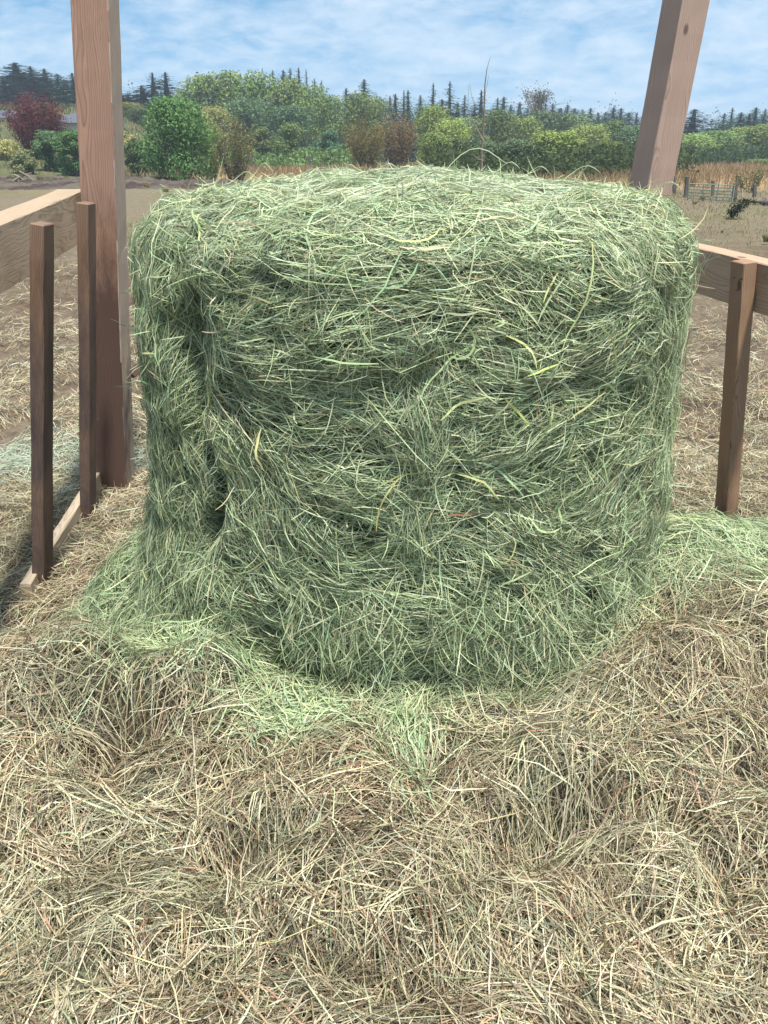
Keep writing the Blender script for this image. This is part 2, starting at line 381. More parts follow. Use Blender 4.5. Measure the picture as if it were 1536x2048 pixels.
# ------------------------------------------------------------------ the bale
pr = np.array([(0, 1.445), (.2, 1.443), (.36, 1.434), (.50, 1.418), (.60, 1.394), (.668, 1.365), (.708, 1.315), (.720, 1.235), (.722, 1.10), (.724, .92), (.726, .74), (.728, .56), (.728, .42), (.72, .30), (.70, .18), (.68, .02)])
tt_ = np.linspace(0, len(pr) - 1, 400)
prr = np.interp(tt_, np.arange(len(pr)), pr[:, 0]); prz = np.interp(tt_, np.arange(len(pr)), pr[:, 1])
ker = np.hanning(31); ker /= ker.sum()
def smo(a): return np.convolve(np.pad(a, 15, mode='reflect', reflect_type='odd'), ker, 'valid')
prr, prz = smo(prr), smo(prz); prr = np.maximum(prr, 0)
ps = np.concatenate([[0], np.cumsum(np.hypot(np.diff(prr), np.diff(prz)))])
dr, dz = np.gradient(prr, ps), np.gradient(prz, ps)
pnr, pnz = -dz, dr; ln = np.hypot(pnr, pnz); pnr, pnz = pnr / ln, pnz / ln   # outward normal
SMAX = ps[-1]
S_RIM = float(np.interp(.60, prr, ps))
def gauss(x, s): return np.exp(-(x / s) ** 2)
def bale_disp(az, z, r):
    x, y = r * np.sin(az), -r * np.cos(az)
    d = .019 * (fbm(x * 3.2 + 5, y * 3.2, z * 3.2, 3, 51) - .5) * 2
    bl = np.abs(vn(x * 5 + 2, y * 5, z * 7, 57) - .5) * 2
    d = d - .015 * (1 - bl) ** 2
    b2 = np.abs(vn(x * 11 + 2, y * 11, z * 16, 67) - .5) * 2
    d = d - .012 * (1 - b2) ** 1.5 + .012 * (vn(x * 30, y * 30, z * 36, 69) - .5)
    d = d + .018 * (vn(x * 17, y * 17, z * 20, 58) - .5)
    side = sm((r - .55) / .15)
    wob = .11 * (vn(0 * z, 0 * z, z * 5, 59) - .5) + .10 * (vn(x * 14, y * 14, z * 9, 65) - .5)
    wy = .5 + .5 * sm((1.18 - z) / .1)
    d = d - .062 * gauss(az + R(42) + wob, .042) * sm((1.27 - z) / .12) * sm((z - .5) / .2) * (.6 + .8 * vn(z * 9, 0 * z, 0 * z, 60)) * side
    d = d + .030 * gauss(az + R(54), .12) * sm((1.3 - z) / .1) * side
    mk = sm((az + R(24)) / R(8)) * (1 - sm((az - R(3)) / R(5)))
    wv = .05 * np.sin(az * 7) + .03 * (vn(az * 8, 0 * z, 0 * z, 63) - .5)
    d = d + (.015 * gauss(z - 1.17 - wv, .045) - .012 * gauss(z - 1.09 - wv, .035)) * mk * side
    wb = .05 * (vn(0 * z, 0 * z, z * 6, 61) - .5)
    d = d + .005 * gauss(az - R(.5) - wb, .06) * sm((1.16 - z) / .1) * sm((z - .72) / .12) * side
    d = d - .018 * gauss(az - R(4.8) - wb, .022) * sm((1.12 - z) / .1) * sm((z - .75) / .12) * side
    d = d - .025 * sm((.50 - z) / .12) * gauss(az - R(4), .16)
    d = d + .11 * sm((.80 - z) / .5) * sm((-az - .45) / .4) * (1 - sm((-az - 2.0) / .5)) + .05 * sm((.70 - z) / .4) * sm((az - .8) / .4) * (1 - sm((az - 2.0) / .5))
    return d
def bale_pt(az, s, off):
    s = np.clip(s, 0.001, SMAX); r = np.interp(s, ps, prr); z = np.interp(s, ps, prz); nr = np.interp(s, ps, pnr); nz = np.interp(s, ps, pnz)
    d = bale_disp(az, z, r) + off
    rr = r + nr * d; zz = z + nz * d
    P = np.stack([BX + rr * np.sin(az), BY - rr * np.cos(az), zz], -1)
    Nn = np.stack([nr * np.sin(az), -nr * np.cos(az), nz], -1)
    return P, Nn
def side_map(U, Vv, off): return bale_pt(U / .74, Vv, off)
KT = int(np.argmax(prr > .70))
def top_map(U, Vv, off):
    r = np.hypot(U, Vv); s = np.interp(r, prr[:KT], ps[:KT]); az = np.arctan2(U, -Vv)
    over = np.maximum(r - .70, 0)
    P, Nn = bale_pt(az, s + over, off); return P, Nn
bale = empty('hay_bale', (BX, BY, 0)); tag(bale, 'large round bale of green hay standing on end between the wooden posts', 'hay bale')
na, nsn = 220, 110
AZ, SS = np.meshgrid(np.linspace(-math.pi, math.pi, na), np.linspace(.002, SMAX, nsn))
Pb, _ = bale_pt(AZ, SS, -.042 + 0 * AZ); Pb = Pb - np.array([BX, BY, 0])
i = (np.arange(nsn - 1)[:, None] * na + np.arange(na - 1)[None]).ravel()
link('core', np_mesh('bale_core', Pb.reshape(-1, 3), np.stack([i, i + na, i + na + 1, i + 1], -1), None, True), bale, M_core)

def az_of(u): return u / .74
def side_field(u, v):
    az = az_of(u); z = np.interp(v, ps, prz)
    base = (fbm(u * 4.5, v * 5.5, 0 * u, 3, 71) - .5) * 2.8
    vert = math.pi / 2 + (vn(u * 6, v * 6, 1 + 0 * u, 73) - .5) * .7
    left = .85 * sm((-az - R(36) + .25 * (vn(u * 9, v * 9, 0 * u, 77) - .5)) / R(14)) * sm((1.33 - z) / .08)
    drape = .28 * gauss(az - R(.5), .06) * sm((1.19 - z) / .06) * sm((z - .66) / .1)
    k = np.clip(left + drape, 0, 1)
    low = sm((1.14 - z) / .1) * gauss(az + R(25), .25) * .8
    th = base + low
    return np.where(rng.random(len(u)) < k, vert, th)
def side_sample(n):
    az = np.where(rng.random(n) < .90, rng.uniform(-R(84), R(84), n), rng.uniform(R(84), R(276), n))
    return az * .74, rng.uniform(S_RIM - .08, SMAX - .12, n)
def top_sample(n):
    r = .70 * np.sqrt(rng.random(n)); a = rng.uniform(0, 2 * math.pi, n); return r * np.sin(a), -r * np.cos(a)
def top_field(u, v): return (fbm(u * 2.5 + 7, v * 2.5, 0 * u, 2, 81) - .5) * 1.5 + .12
def make(mapper, u, v, th, Ln, w, S_, off, tilt, arch, bend, kink, roll_sd=.6):
    U, Vv = walk(u, v, th, Ln, S_, bend, kink)
    t = np.linspace(-1, 1, S_)[None]
    O = off[:, None] + tilt[:, None] * Ln[:, None] * t * .5 + arch[:, None] * (t ** 2)
    P, Nn = mapper(U, Vv, O)
    for _ in range(2):                                              # keep stems at their real length on steep places
        q = np.linalg.norm(np.diff(P, axis=1), axis=2).sum(1) / Ln; f = (1 / np.maximum(q, 1))[:, None]
        mu, mv = U.mean(1, keepdims=True), Vv.mean(1, keepdims=True); U = mu + (U - mu) * f; Vv = mv + (Vv - mv) * f
        P, Nn = mapper(U, Vv, O)
    return ribbons(P, Nn, w, True, rng.normal(0, roll_sd, len(u))) + (S_,)
def colV(c, S_): return np.repeat(c, S_ * 2, 0)
def join(parts):
    Vs, Fs, Cs, o_ = [], [], [], 0
    for (V, F, C) in parts: Vs.append(V); Fs.append(F + o_); Cs.append(C); o_ += len(V)
    return np.concatenate(Vs), np.concatenate(Fs), np.concatenate(Cs)
def bale_colour(n, u, v):
    c = pick(PAL_G, PW_G, n)
    return c
parts = []
# packed tufts on the side
M_, k_ = 5800, 16
u, v, th, idx = tufted(M_, k_, side_sample, side_field, .04, .014, .33); n = len(u)
off_t = rng.uniform(-.034, .014, M_)[idx]
V, F, s_ = make(side_map, u, v, th, rng.gamma(4, .0135, n) + .022, rng.uniform(.0005, .0010, n) * rng.choice([1, 1.9], n, p=[.82, .18]), 4, off_t + rng.normal(0, .004, n), rng.normal(0, .06, n), rng.normal(0, .003, n), rng.normal(0, .16, n), np.full(n, .035))
c = jitter_col(pick(PAL_G, PW_G, M_)[idx] * .6 + pick(PAL_G, PW_G, n) * .4, n, idx, M_, .22, .3)
parts.append((V, F, colV(c, s_)))
# tufts on the top
M_, k_ = 3300, 16
u, v, th, idx = tufted(M_, k_, top_sample, top_field, .045, .014, .28); n = len(u)
off_t = rng.uniform(-.018, .006, M_)[idx]
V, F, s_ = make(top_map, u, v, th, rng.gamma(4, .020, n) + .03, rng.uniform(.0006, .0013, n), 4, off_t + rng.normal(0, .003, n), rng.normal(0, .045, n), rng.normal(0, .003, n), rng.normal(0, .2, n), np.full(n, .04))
palT = np.clip(PAL_G * np.array([1.36, 1.28, 1.50]), 0, .72)  # lifted palette: the brightness of the sunlit top is painted into its stems
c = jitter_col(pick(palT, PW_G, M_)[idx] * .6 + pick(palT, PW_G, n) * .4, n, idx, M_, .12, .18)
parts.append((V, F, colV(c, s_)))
# loose crossing stems
n = 13000
u, v = side_sample(n); th = np.where(rng.random(n) < .5, rng.uniform(0, math.pi, n), side_field(u, v))
V, F, s_ = make(side_map, u, v, th, rng.gamma(3, .022, n) + .025, rng.uniform(.0005, .0012, n), 5, rng.uniform(.006, .018, n), rng.normal(0, .10, n), rng.normal(.0, .005, n), rng.normal(0, .28, n), rng.gamma(1.0, .05, n))
c = jitter_col(pick(PAL_G, PW_G, n) * 1.25, n, sd=.3); parts.append((V, F, colV(c, s_)))
n = 4500
u, v = top_sample(n); th = np.where(rng.random(n) < .4, rng.uniform(0, math.pi, n), top_field(u, v))
V, F, s_ = make(top_map, u, v, th, rng.gamma(3, .022, n) + .025, rng.uniform(.0005, .0012, n), 5, rng.uniform(.002, .008, n), rng.normal(0, .07, n), rng.normal(.0, .004, n), rng.normal(0, .25, n), rng.gamma(1.0, .05, n))
c = jitter_col(pick(PAL_G, PW_G, n) * 1.25, n, sd=.25); parts.append((V, F, colV(c, s_)))
# flyaways sticking out along rim, sides and top
n = 900
m_ = rng.random(n) < .5
ua, va = side_sample(n); V1 = ua
V, F, s_ = make(side_map, ua, va, rng.uniform(0, 6.28, n), rng.uniform(.04, .13, n), rng.uniform(.0006, .0013, n), 6, rng.uniform(.015, .04, n), rng.normal(0, .55, n), rng.normal(0, .012, n), rng.normal(0, .7, n), np.full(n, .15))
c = jitter_col(pick(PAL_G, PW_G, n) * 1.2, n); parts.append((V, F, colV(c, s_)))
n = 900
a = rng.uniform(0, 6.28, n); rr_ = .70 * np.sqrt(rng.random(n)); ua, va = rr_ * np.sin(a), -rr_ * np.cos(a)
V, F, s_ = make(top_map, ua, va, rng.normal(0, .9, n), rng.uniform(.04, .12, n), rng.uniform(.0006, .0013, n), 6, rng.uniform(.004, .016, n), rng.normal(0, .38, n), rng.normal(0, .012, n), rng.normal(0, 1.6, n), np.full(n, .25))
c = jitter_col(pick(PAL_G, PW_G, n) * 1.2, n); parts.append((V, F, colV(c, s_)))
for (smp, mp_, n) in ((side_sample, side_map, 9000), (top_sample, top_map, 2500)):   # chaff and broken leaf
    ua, va = smp(n)
    V, F, s_ = make(mp_, ua, va, rng.uniform(0, 6.28, n), rng.uniform(.01, .035, n), rng.uniform(.0008, .0022, n), 3, rng.uniform(-.006, .016, n), rng.normal(0, .3, n), np.zeros(n), rng.normal(0, .3, n), np.full(n, .1), .9)
    c = jitter_col(pick(PAL_G, PW_G, n) * rng.choice([.8, 1.0, 1.45], (n, 1)), n, sd=.3); parts.append((V, F, colV(c, s_)))
# hanging locks left of the groove and at the middle, with stray ends
for (azc, azs, z0, z1, n) in ((-60, 9, .55, 1.32, 3200), (-47, 4, .5, 1.25, 1500), (-.2, 3.0, .68, 1.16, 400), (62, 9, .6, 1.2, 700)):
    az = R(azc) + rng.normal(0, R(azs), n); zz = rng.uniform(z0, z1, n); vv = np.interp(-zz, -prz, ps)
    V, F, s_ = make(side_map, az * .74, vv, math.pi / 2 + rng.normal(0, .45, n), rng.uniform(.06, .18, n), rng.uniform(.0006, .0013, n), 5, rng.uniform(.0, .026, n), rng.normal(0, .06, n), rng.normal(0, .004, n), rng.normal(0, .3, n), np.full(n, .10))
    c = jitter_col(pick(PAL_G, PW_G, n) * 1.05, n); parts.append((V, F, colV(c, s_)))
n = 1700
az = rng.normal(0, R(38), n); kf = vn(az * 9, 0 * az, 0 * az, 611) > .45; az = az[kf]; n = len(az); zz = rng.uniform(.38, .60, n); vv = np.interp(-zz, -prz, ps)
V, F, s_ = make(side_map, az * .74, vv, math.pi / 2 + rng.normal(0, .7, n), rng.uniform(.05, .16, n), rng.uniform(.0006, .0013, n), 5, rng.uniform(.015, .05, n), rng.normal(.25, .3, n), rng.normal(0, .01, n), rng.normal(0, .5, n), np.full(n, .12))
c = jitter_col(pick(PAL_G, PW_G, n) * .75 + pick(PAL_F, PW_F, n) * .2, n, sd=.3); parts.append((V, F, colV(c, s_)))
V, F, C = join(parts); V = V - np.array([BX, BY, 0])
o = link('packed_hay', np_mesh('packed_hay', V, F, C), bale, M_green); tag(o, kind='stuff')
print('bale faces', len(F))

# broad blades and thick stems that can be picked out singly
def single(mapper, u, v, th, Ln, w, S_, off, tilt, arch, bend, col, name, parent, mat, orig):
    a1 = lambda q: np.array([q], float)
    V, F, s_ = make(mapper, a1(u), a1(v), a1(th), a1(Ln), a1(w), S_, a1(off), a1(tilt), a1(arch), a1(bend), a1(.12), .35)
    c = np.clip(np.array([col]) * rng.uniform(.85, 1.15), .01, .9)
    return link(name, np_mesh(name, V - orig, F, colV(c, s_)), parent, mat)
def pix_bale(px, py):
    """where the sight line through a photo pixel meets the bale side: azimuth, arc"""
    best = None
    for Y in np.linspace(1.35, 2.25, 400):
        p = at(px, py, Y); r = math.hypot(p.x - BX, p.y - BY)
        if r <= np.interp(-p.z, -prz, prr) + .01:
            az = math.atan2(p.x - BX, -(p.y - BY)); return az * .74, float(np.interp(-p.z, -prz, ps))
    return 0, .8
og = np.array([BX, BY, 0])
named = [((1030, 820), -.75, .09, .0024, (.62, .66, .22)), ((1080, 737), .05, .08, .0022, (.50, .60, .20)), ((925, 627), .05, .07, .0022, (.62, .66, .42)),
         ((925, 810), .3, .11, .0026, (.55, .60, .30)), ((1160, 600), 1.35, .22, .0018, (.50, .56, .26)), ((1180, 812), .2, .12, .0022, (.58, .58, .30)),
         ((1100, 600), .9, .10, .0018, (.52, .60, .36)), ((940, 540), 1.2, .14, .0016, (.5, .56, .34)), ((520, 900), 1.4, .10, .0026, (.58, .54, .26)),
         ((775, 1000), 1.5, .16, .0016, (.60, .56, .24)), ((560, 620), -.35, .16, .0018, (.46, .56, .30)), ((700, 500), -.4, .14, .0018, (.50, .54, .30)),
         ((440, 990), -.5, .10, .0018, (.5, .6, .3)), ((330, 702), 0, .05, .002, (.6, .62, .3)), ((1030, 1160), .6, .08, .0022, (.45, .55, .3)),
         ((1120, 1215), -1.3, .08, .003, (.42, .52, .36)), ((610, 705), -.3, .16, .0018, (.46, .60, .32)), ((690, 720), -.2, .14, .0018, (.46, .60, .32)),
         ((920, 1030), .02, .06, .0018, (.45, .22, .14)), ((1000, 450), .3, .1, .002, (.55, .42, .28)), ((850, 500), .1, .1, .0022, (.55, .42, .28))]
for (px, py), th, Ln, w, col in named:
    uu, vv = pix_bale(px, py); single(side_map, uu, vv, -th, Ln, w, 7, .026, 0, 0, rng.normal(0, .3), col, 'stem', bale, M_green, og)
for k in range(110):
    uu, vv = side_sample(1); uu = rng.uniform(-.95, .95)
    col = [(.42, .55, .28), (.55, .58, .26), (.50, .52, .32), (.36, .50, .30)][rng.integers(4)]
    single(side_map, uu, vv[0], rng.uniform(0, 3.14), rng.uniform(.06, .17), rng.uniform(.0014, .0024), 7, rng.uniform(.018, .028), rng.normal(0, .06), 0, rng.normal(0, .7), col, 'stem', bale, M_green, og)
# loops and ends that stand up against the field behind
for (u0, v0, h_, l_, lean) in ((.10, -.05, .055, .16, .10), (-.50, .12, .05, .10, -.05), (-.44, .1, .06, .08, .03), (.42, .1, .045, .10, .05), (.22, .05, .04, .07, .02), (.30, .02, .035, .06, -.02), (-.2, .1, .03, .06, .03), (.62, .0, .05, .09, .05), (-.3, .0, .03, .08, -.05), (-.1, .2, .03, .07, .04)):
    t = np.linspace(0, 1, 8); r = math.hypot(u0, v0); z0 = float(np.interp(r, prr[:330], prz[:330]))
    P = np.stack([BX + u0 + l_ * (t - .2), BY + v0 + .02 * np.sin(t * 5), z0 + h_ * np.sin(np.minimum(t * 1.25, 1.2) * 2.4) ** 1.0 * (1 if l_ > .12 else t * 1.2) + lean * .1 * t], -1)[None]
    V, F = ribbons(P, np.array([[0, -1., .2]]), np.array([.0011]))
    link('stem', np_mesh('stem', V - og, F, colV(np.array([(.52, .55, .36)]), 8)), bale, M_green)

# ------------------------------------------------------------------ loose hay on the ground
def ground_map(U, Vv, off):
    z = hay_h(U, Vv); e = .01
    nx = -(hay_h(U + e, Vv) - z) / e; ny = -(hay_h(U, Vv + e) - z) / e
    Nn = np.stack([nx, ny, np.ones_like(nx)], -1); Nn /= np.linalg.norm(Nn, axis=-1, keepdims=True)
    return np.stack([U, Vv, z], -1) + Nn * off[..., None], Nn
def gfield(u, v): return (fbm(u * 2.6, v * 2.6, 0 * u, 2, 91) - .5) * 9
def dist_b(u, v): return np.hypot(u - BX, v - BY) - BR
def edge_noise(u, v): return fbm(u * 4, v * 4, 3 + 0 * u, 3, 95)
def greenness(u, v):
    d = dist_b(u, v); az = np.arctan2(u - BX, -(v - BY))
    reach = .035 + .24 * sm((-az - .35) / .5) + .52 * sm((az - .9) / .5) + .08 * sm((-az - 1.1) / .4)
    reach = reach + .13 * gauss(az + .36, .14) + .10 * gauss(az - .0, .06)
    return sm((reach * (.45 + 1.1 * edge_noise(u, v)) - d) / .13 + .5)
def front_sample(n):
    out_u, out_v, c = [], [], 0
    while c < n:
        y = .42 + (4.0 - .42) * rng.random(4 * n) ** 1.25
        hw = .50 + .60 * y
        x = rng.uniform(-1, 1, 4 * n) * hw
        keep = (dist_b(x, y) > -.05) & (np.abs(x) < 2.3) & (rng.random(4 * n) < (hw / 2.4) * (1 / (.35 + y * .55)) * 1.2)
        out_u.append(x[keep]); out_v.append(y[keep]); c += keep.sum()
    return np.concatenate(out_u)[:n], np.concatenate(out_v)[:n]
parts_t, parts_g = [], []
def split_ground(V, F, C, s_, isg):
    """send each strand to the dry or the green heap"""
    nv = s_ * 2; nf = s_ - 1; N_ = len(isg)
    Vr = V.reshape(N_, nv, 3); Cr = C.reshape(N_, nv, 3)
    for sel, dst in ((~isg, parts_t), (isg, parts_g)):
        m = int(sel.sum())
        if not m: continue
        Vs = Vr[sel].reshape(-1, 3); Cs = Cr[sel].reshape(-1, 3)
        base = (np.arange(m) * nv)[:, None] + (np.arange(nf) * 2)[None]
        dst.append((Vs, np.stack([base, base + 1, base + 3, base + 2], -1).reshape(-1, 4), Cs))
M_, k_ = 5900, 19
u, v, th, idx = tufted(M_, k_, front_sample, gfield, .05, .018, .38); n = len(u)
keep = dist_b(u, v) > -.09
tu = np.zeros(M_); tu[idx] = u; tv = np.zeros(M_); tv[idx] = v
isg_t = rng.random(M_) < greenness(tu, tv)
isg = isg_t[idx] ^ (rng.random(n) < .04)
patch = fbm(u * 3.2, v * 3.2, 8 + 0 * u, 3, 99)
ct = pick(PAL_T, PW_T, M_)[idx] * .55 + pick(PAL_T, PW_T, n) * .45
ct = ct * (1 - .4 * sm((patch - .52) / .08)[:, None]) + np.array([(.33, .37, .24)]) * (.4 * sm((patch - .52) / .08)[:, None])
cg = pick(PAL_F, PW_F, M_)[idx] * .3 + pick(PAL_G, PW_G, n) * .7
pb = sm((fbm(u * 2.6 + 3, v * 3.4, 18 + 0 * u, 3, 103) - .47) / .12)[:, None]
ct = ct * (1 - .42 * pb) + np.array([(.15, .105, .065)]) * (.42 * pb)
c = jitter_col(np.where(isg[:, None], cg, ct * np.array([.80, .79, .80])), n, idx, M_, .28, .42)
th = th + np.where(greenness(u, v) > .5, rng.normal(0, .6, n), 0)
gx_ = (hay_h(u + .02, v) - hay_h(u - .02, v)) / .04; gy_ = (hay_h(u, v + .02) - hay_h(u, v - .02)) / .04; stp = np.hypot(gx_, gy_)
th = np.where((stp > .55) & (rng.random(n) < .75), np.arctan2(gy_, gx_) + math.pi / 2 + rng.normal(0, .55, n), th)   # stems lie across a steep face
V, F, s_ = make(ground_map, u, v, th, rng.gamma(4, .022, n) + .035, rng.uniform(.0006, .0011, n) * rng.choice([1, 1.8], n, p=[.85, .15]), 4, rng.uniform(-.038, .030, M_)[idx] + rng.normal(0, .005, n), rng.normal(0, .12, n), rng.normal(0, .004, n), rng.normal(0, .3, n), np.full(n, .07))
split_ground(V, F, colV(c, s_), s_, isg)
n = 34000
u, v = front_sample(n); isg = rng.random(n) < greenness(u, v)
V, F, s_ = make(ground_map, u, v, rng.uniform(0, 6.28, n), rng.gamma(3, .035, n) + .03, rng.uniform(.0006, .0014, n), 5, rng.uniform(.006, .03, n), rng.normal(0, .2, n), rng.normal(0, .01, n), rng.normal(0, .45, n), rng.gamma(1.2, .07, n))
c = jitter_col(np.where(isg[:, None], pick(PAL_F, PW_F, n) * .5 + pick(PAL_G, PW_G, n) * .5, pick(PAL_T, PW_T, n) * .95), n, sd=.3)
split_ground(V, F, colV(c, s_), s_, isg)
n = 16000
u, v = front_sample(n); isg = rng.random(n) < greenness(u, v)
V, F, s_ = make(ground_map, u, v, rng.uniform(0, 6.28, n), rng.uniform(.01, .03, n), rng.uniform(.0005, .0013, n), 3, rng.uniform(-.01, .018, n), rng.normal(0, .3, n), np.zeros(n), rng.normal(0, .3, n), np.full(n, .1), .9)
c = jitter_col(np.where(isg[:, None], pick(PAL_G, PW_G, n), pick(PAL_T, PW_T, n)) * rng.choice([.6, .9, 1.15], (n, 1)), n, sd=.3)
split_ground(V, F, colV(c, s_), s_, isg)
# green locks fallen in front of the bale and at its left foot, one beside the left post
def lock(cx, cy, n, sx, sy, th0, thsd, zoff=0.0):
    u = rng.normal(cx, sx, n); v = rng.normal(cy, sy, n)
    V, F, s_ = make(ground_map, u, v, rng.normal(th0, thsd, n), rng.uniform(.06, .2, n), rng.uniform(.0008, .0018, n), 6, rng.uniform(0, .035, n) + zoff, rng.normal(0, .18, n), rng.normal(0, .01, n), rng.normal(0, .9, n), np.full(n, .15))
    c = jitter_col(pick(PAL_F, PW_F, n) * .75 + pick(PAL_G, PW_G, n) * .25, n); parts_g.append((V, F, colV(c, s_)))
lock(-.20, 1.40, 600, .08, .04, -.2, .7); lock(.03, 1.36, 500, .04, .08, 1.5, .35); lock(-.80, 2.30, 1500, .07, .14, .2, .5, .03)
lock(-.68, 2.0, 1000, .08, .10, .6, .6); lock(.92, 2.25, 1300, .12, .14, -.5, .7); lock(1.08, 2.08, 500, .14, .08, -.4, .6)
lock(-.42, 1.60, 600, .1, .06, .1, .6)
V, F, C = join(parts_t); o = link('loose_dry_hay', np_mesh('loose_dry_hay', V, F, C), None, M_hay)
tag(o, 'heaped loose straw-coloured hay covering the foreground in front of the bale', 'loose hay', kind='stuff'); print('dry', len(F))
V, F, C = join(parts_g); o = link('loose_green_hay', np_mesh('loose_green_hay', V, F, C), None, M_green)
tag(o, 'fresh green hay fallen in a skirt round the foot of the bale', 'green hay', kind='stuff'); print('green', len(F))

# litter further out, density falling with distance
def litter(n, y0, y1, name, pal, pw, mat, label, cat, half=None, sx=None, p=1.0, wmul=1.0, dens=None):
    y = 1 / (1 / y0 ** p + rng.random(n) * (1 / y1 ** p - 1 / y0 ** p)); y = np.abs(y) ** (1 / p)
    x = rng.uniform(-1, 1, n) * (.62 * y + .2)
    k = fbm(x * 1.6, y * 1.6, 0 * x, 3, 131)
    keep = (rng.random(n) < sm((k - .36) / .2) * .9 + .1) & (rng.random(n) < 1 - .6 * sm((y - 6.2) / 3))
    if dens is not None: keep &= dens(x, y)
    x, y = x[keep], y[keep]; M2 = len(x); kk = 10; id2 = np.repeat(np.arange(M2), kk); n = M2 * kk; th2 = rng.uniform(0, 6.28, M2)[id2]; oh = (rng.random(M2) ** 2 * .05)[id2]
    ss = np.sqrt(y / 4)[id2]; x = x[id2] + rng.normal(0, .055, n) * ss; y = y[id2] + rng.normal(0, .04, n) * ss; tcol = np.exp(rng.normal(0, .28, (M2, 1)))[id2]
    def mp(U, Vv, off):
        z = hay_h(U, Vv); return np.stack([U, Vv, z + off], -1), np.broadcast_to(np.array([0, 0, 1.]), U.shape + (3,)).copy()
    sc = np.sqrt(y / 4) * wmul
    V, F, s_ = make(mp, x, y, th2 + rng.normal(0, .5, n), rng.uniform(.05, .14, n) * sc ** .5, rng.uniform(.0009, .0019, n) * sc, 4, oh * ss + rng.uniform(0, .015, n), rng.normal(0, .25, n), rng.normal(0, .01, n), rng.normal(0, .9, n), np.full(n, .2))
    c = np.clip(jitter_col(pick(pal, pw, n), n, sd=.25) * tcol, .01, .8)
    o = link(name, np_mesh(name, V, F, colV(c, s_)), None, mat); tag(o, label, cat, kind='stuff'); print(name, n)
litter(15000, 2.5, 13, 'hay_litter', PAL_T * .85, PW_T, M_hay, 'trampled straw litter over the brown ground behind the feeder', 'hay litter', p=.6)
n = 3500; x = rng.normal(-1.95, .38, n); y = rng.normal(3.95, .16, n)
V, F, s_ = make(ground_map, x, y, rng.normal(0, .8, n), rng.uniform(.05, .16, n), rng.uniform(.001, .0018, n), 4, rng.uniform(0, .05, n), rng.normal(0, .2, n), rng.normal(0, .01, n), rng.normal(0, .9, n), np.full(n, .2))
o = link('scattered_green_hay', np_mesh('scattered_green_hay', V, F, colV(jitter_col(pick(PAL_F * np.array([1.05, 1.02, 1.4]), PW_F, n), n), s_)), None, M_green)
tag(o, 'pale green hay scattered on the ground beyond the left feeder rail', 'green hay', kind='stuff')

# ------------------------------------------------------------------ timber
def timber(name, a, b, w, d, mat, parent, up=(0, 1, 0), bev=.003, seg=14, wob=.0012):
    """sawn piece from a to b; local z along it, w across local x, d across local y"""
    a, b = Vector(a), Vector(b); ax = (b - a); Ln = ax.length; ax.normalize()
    yv = Vector(up); yv = (yv - ax * yv.dot(ax)).normalized(); xv = yv.cross(ax)
    hw, hd = w / 2, d / 2
    ring = [(-hw + bev, -hd), (hw - bev, -hd), (hw, -hd + bev), (hw, hd - bev), (hw - bev, hd), (-hw + bev, hd), (-hw, hd - bev), (-hw, -hd + bev)]
    zs = [0, bev] + list(np.linspace(bev, Ln - bev, seg)[1:-1]) + [Ln - bev, Ln]
    Vv = []; ph = random.random() * 9
    for j, z in enumerate(zs):
        sc = 1 - (2 * bev / min(w, d) if j in (0, len(zs) - 1) else 0)
        ox, oy = wob * math.sin(z * 3 + ph), wob * math.cos(z * 2.3 + ph * 2)
        for k, (x, y) in enumerate(ring):
            Vv.append((x * sc + ox + random.uniform(-.0012, .0012), y * sc + oy + random.uniform(-.0012, .0012), z))
    F = []
    for j in range(len(zs) - 1):
        for k in range(8): F.append((j * 8 + k, j * 8 + (k + 1) % 8, (j + 1) * 8 + (k + 1) % 8, (j + 1) * 8 + k))
    F.append(tuple(range(7, -1, -1))); F.append(tuple((len(zs) - 1) * 8 + k for k in range(8)))
    me = bpy.data.meshes.new(name); me.from_pydata(Vv, [], F); me.update()
    o = link(name, me, parent, mat)
    Mx = Matrix((xv, yv, ax)).transposed().to_4x4(); Mx.translation = a
    if parent is not None: Mx = parent.matrix_basis.inverted() @ Mx
    o.matrix_basis = Mx
    return o
pink, pale_w, dk = (.30, .175, .12), (.42, .27, .20), (.17, .092, .066)
W_post = wood_mat('reddish_fir', pink, pale_w, dk, .74, 1.55, .05, .10, 120, 1.3, (.060, .034, .026))
W_post2 = wood_mat('pinkish_fir', (.36, .25, .20), (.45, .33, .27), (.21, .14, .11), .34, 1.7, .07, .08, 130, 4.1, (.10, .065, .05))
W_rail2 = wood_mat('warm_fir', (.40, .27, .18), (.50, .37, .26), (.24, .15, .10), .1, .2, .06, .12, 110, 5.2)
W_rail = wood_mat('weathered_fir', (.34, .25, .17), (.46, .36, .25), (.20, .14, .09), .1, .2, .06, .12, 150, 7.7)
W_up = wood_mat('rubbed_dark_fir', (.17, .10, .065), (.28, .18, .12), (.085, .05, .037), .52, 1.5, .03, .05, 190, 2.9, (.040, .032, .036))
W_up2 = wood_mat('brown_fir', (.27, .155, .095), (.38, .25, .16), (.15, .085, .05), .42, .75, .04, .06, 180, 6.3, (.05, .035, .035))
W_base = wood_mat('bleached_fir', (.34, .28, .20), (.44, .36, .27), (.22, .16, .11), .1, .1, .04, .06, 150, 9.9)
W_grey = noise_mat('grey_fence_wood', (.05, .045, .045), (.16, .14, .14), 30, 5, .4, .9, stretch=(1, 1, .15))
M_nail = plain('nail_steel', (.03, .028, .028), .5)

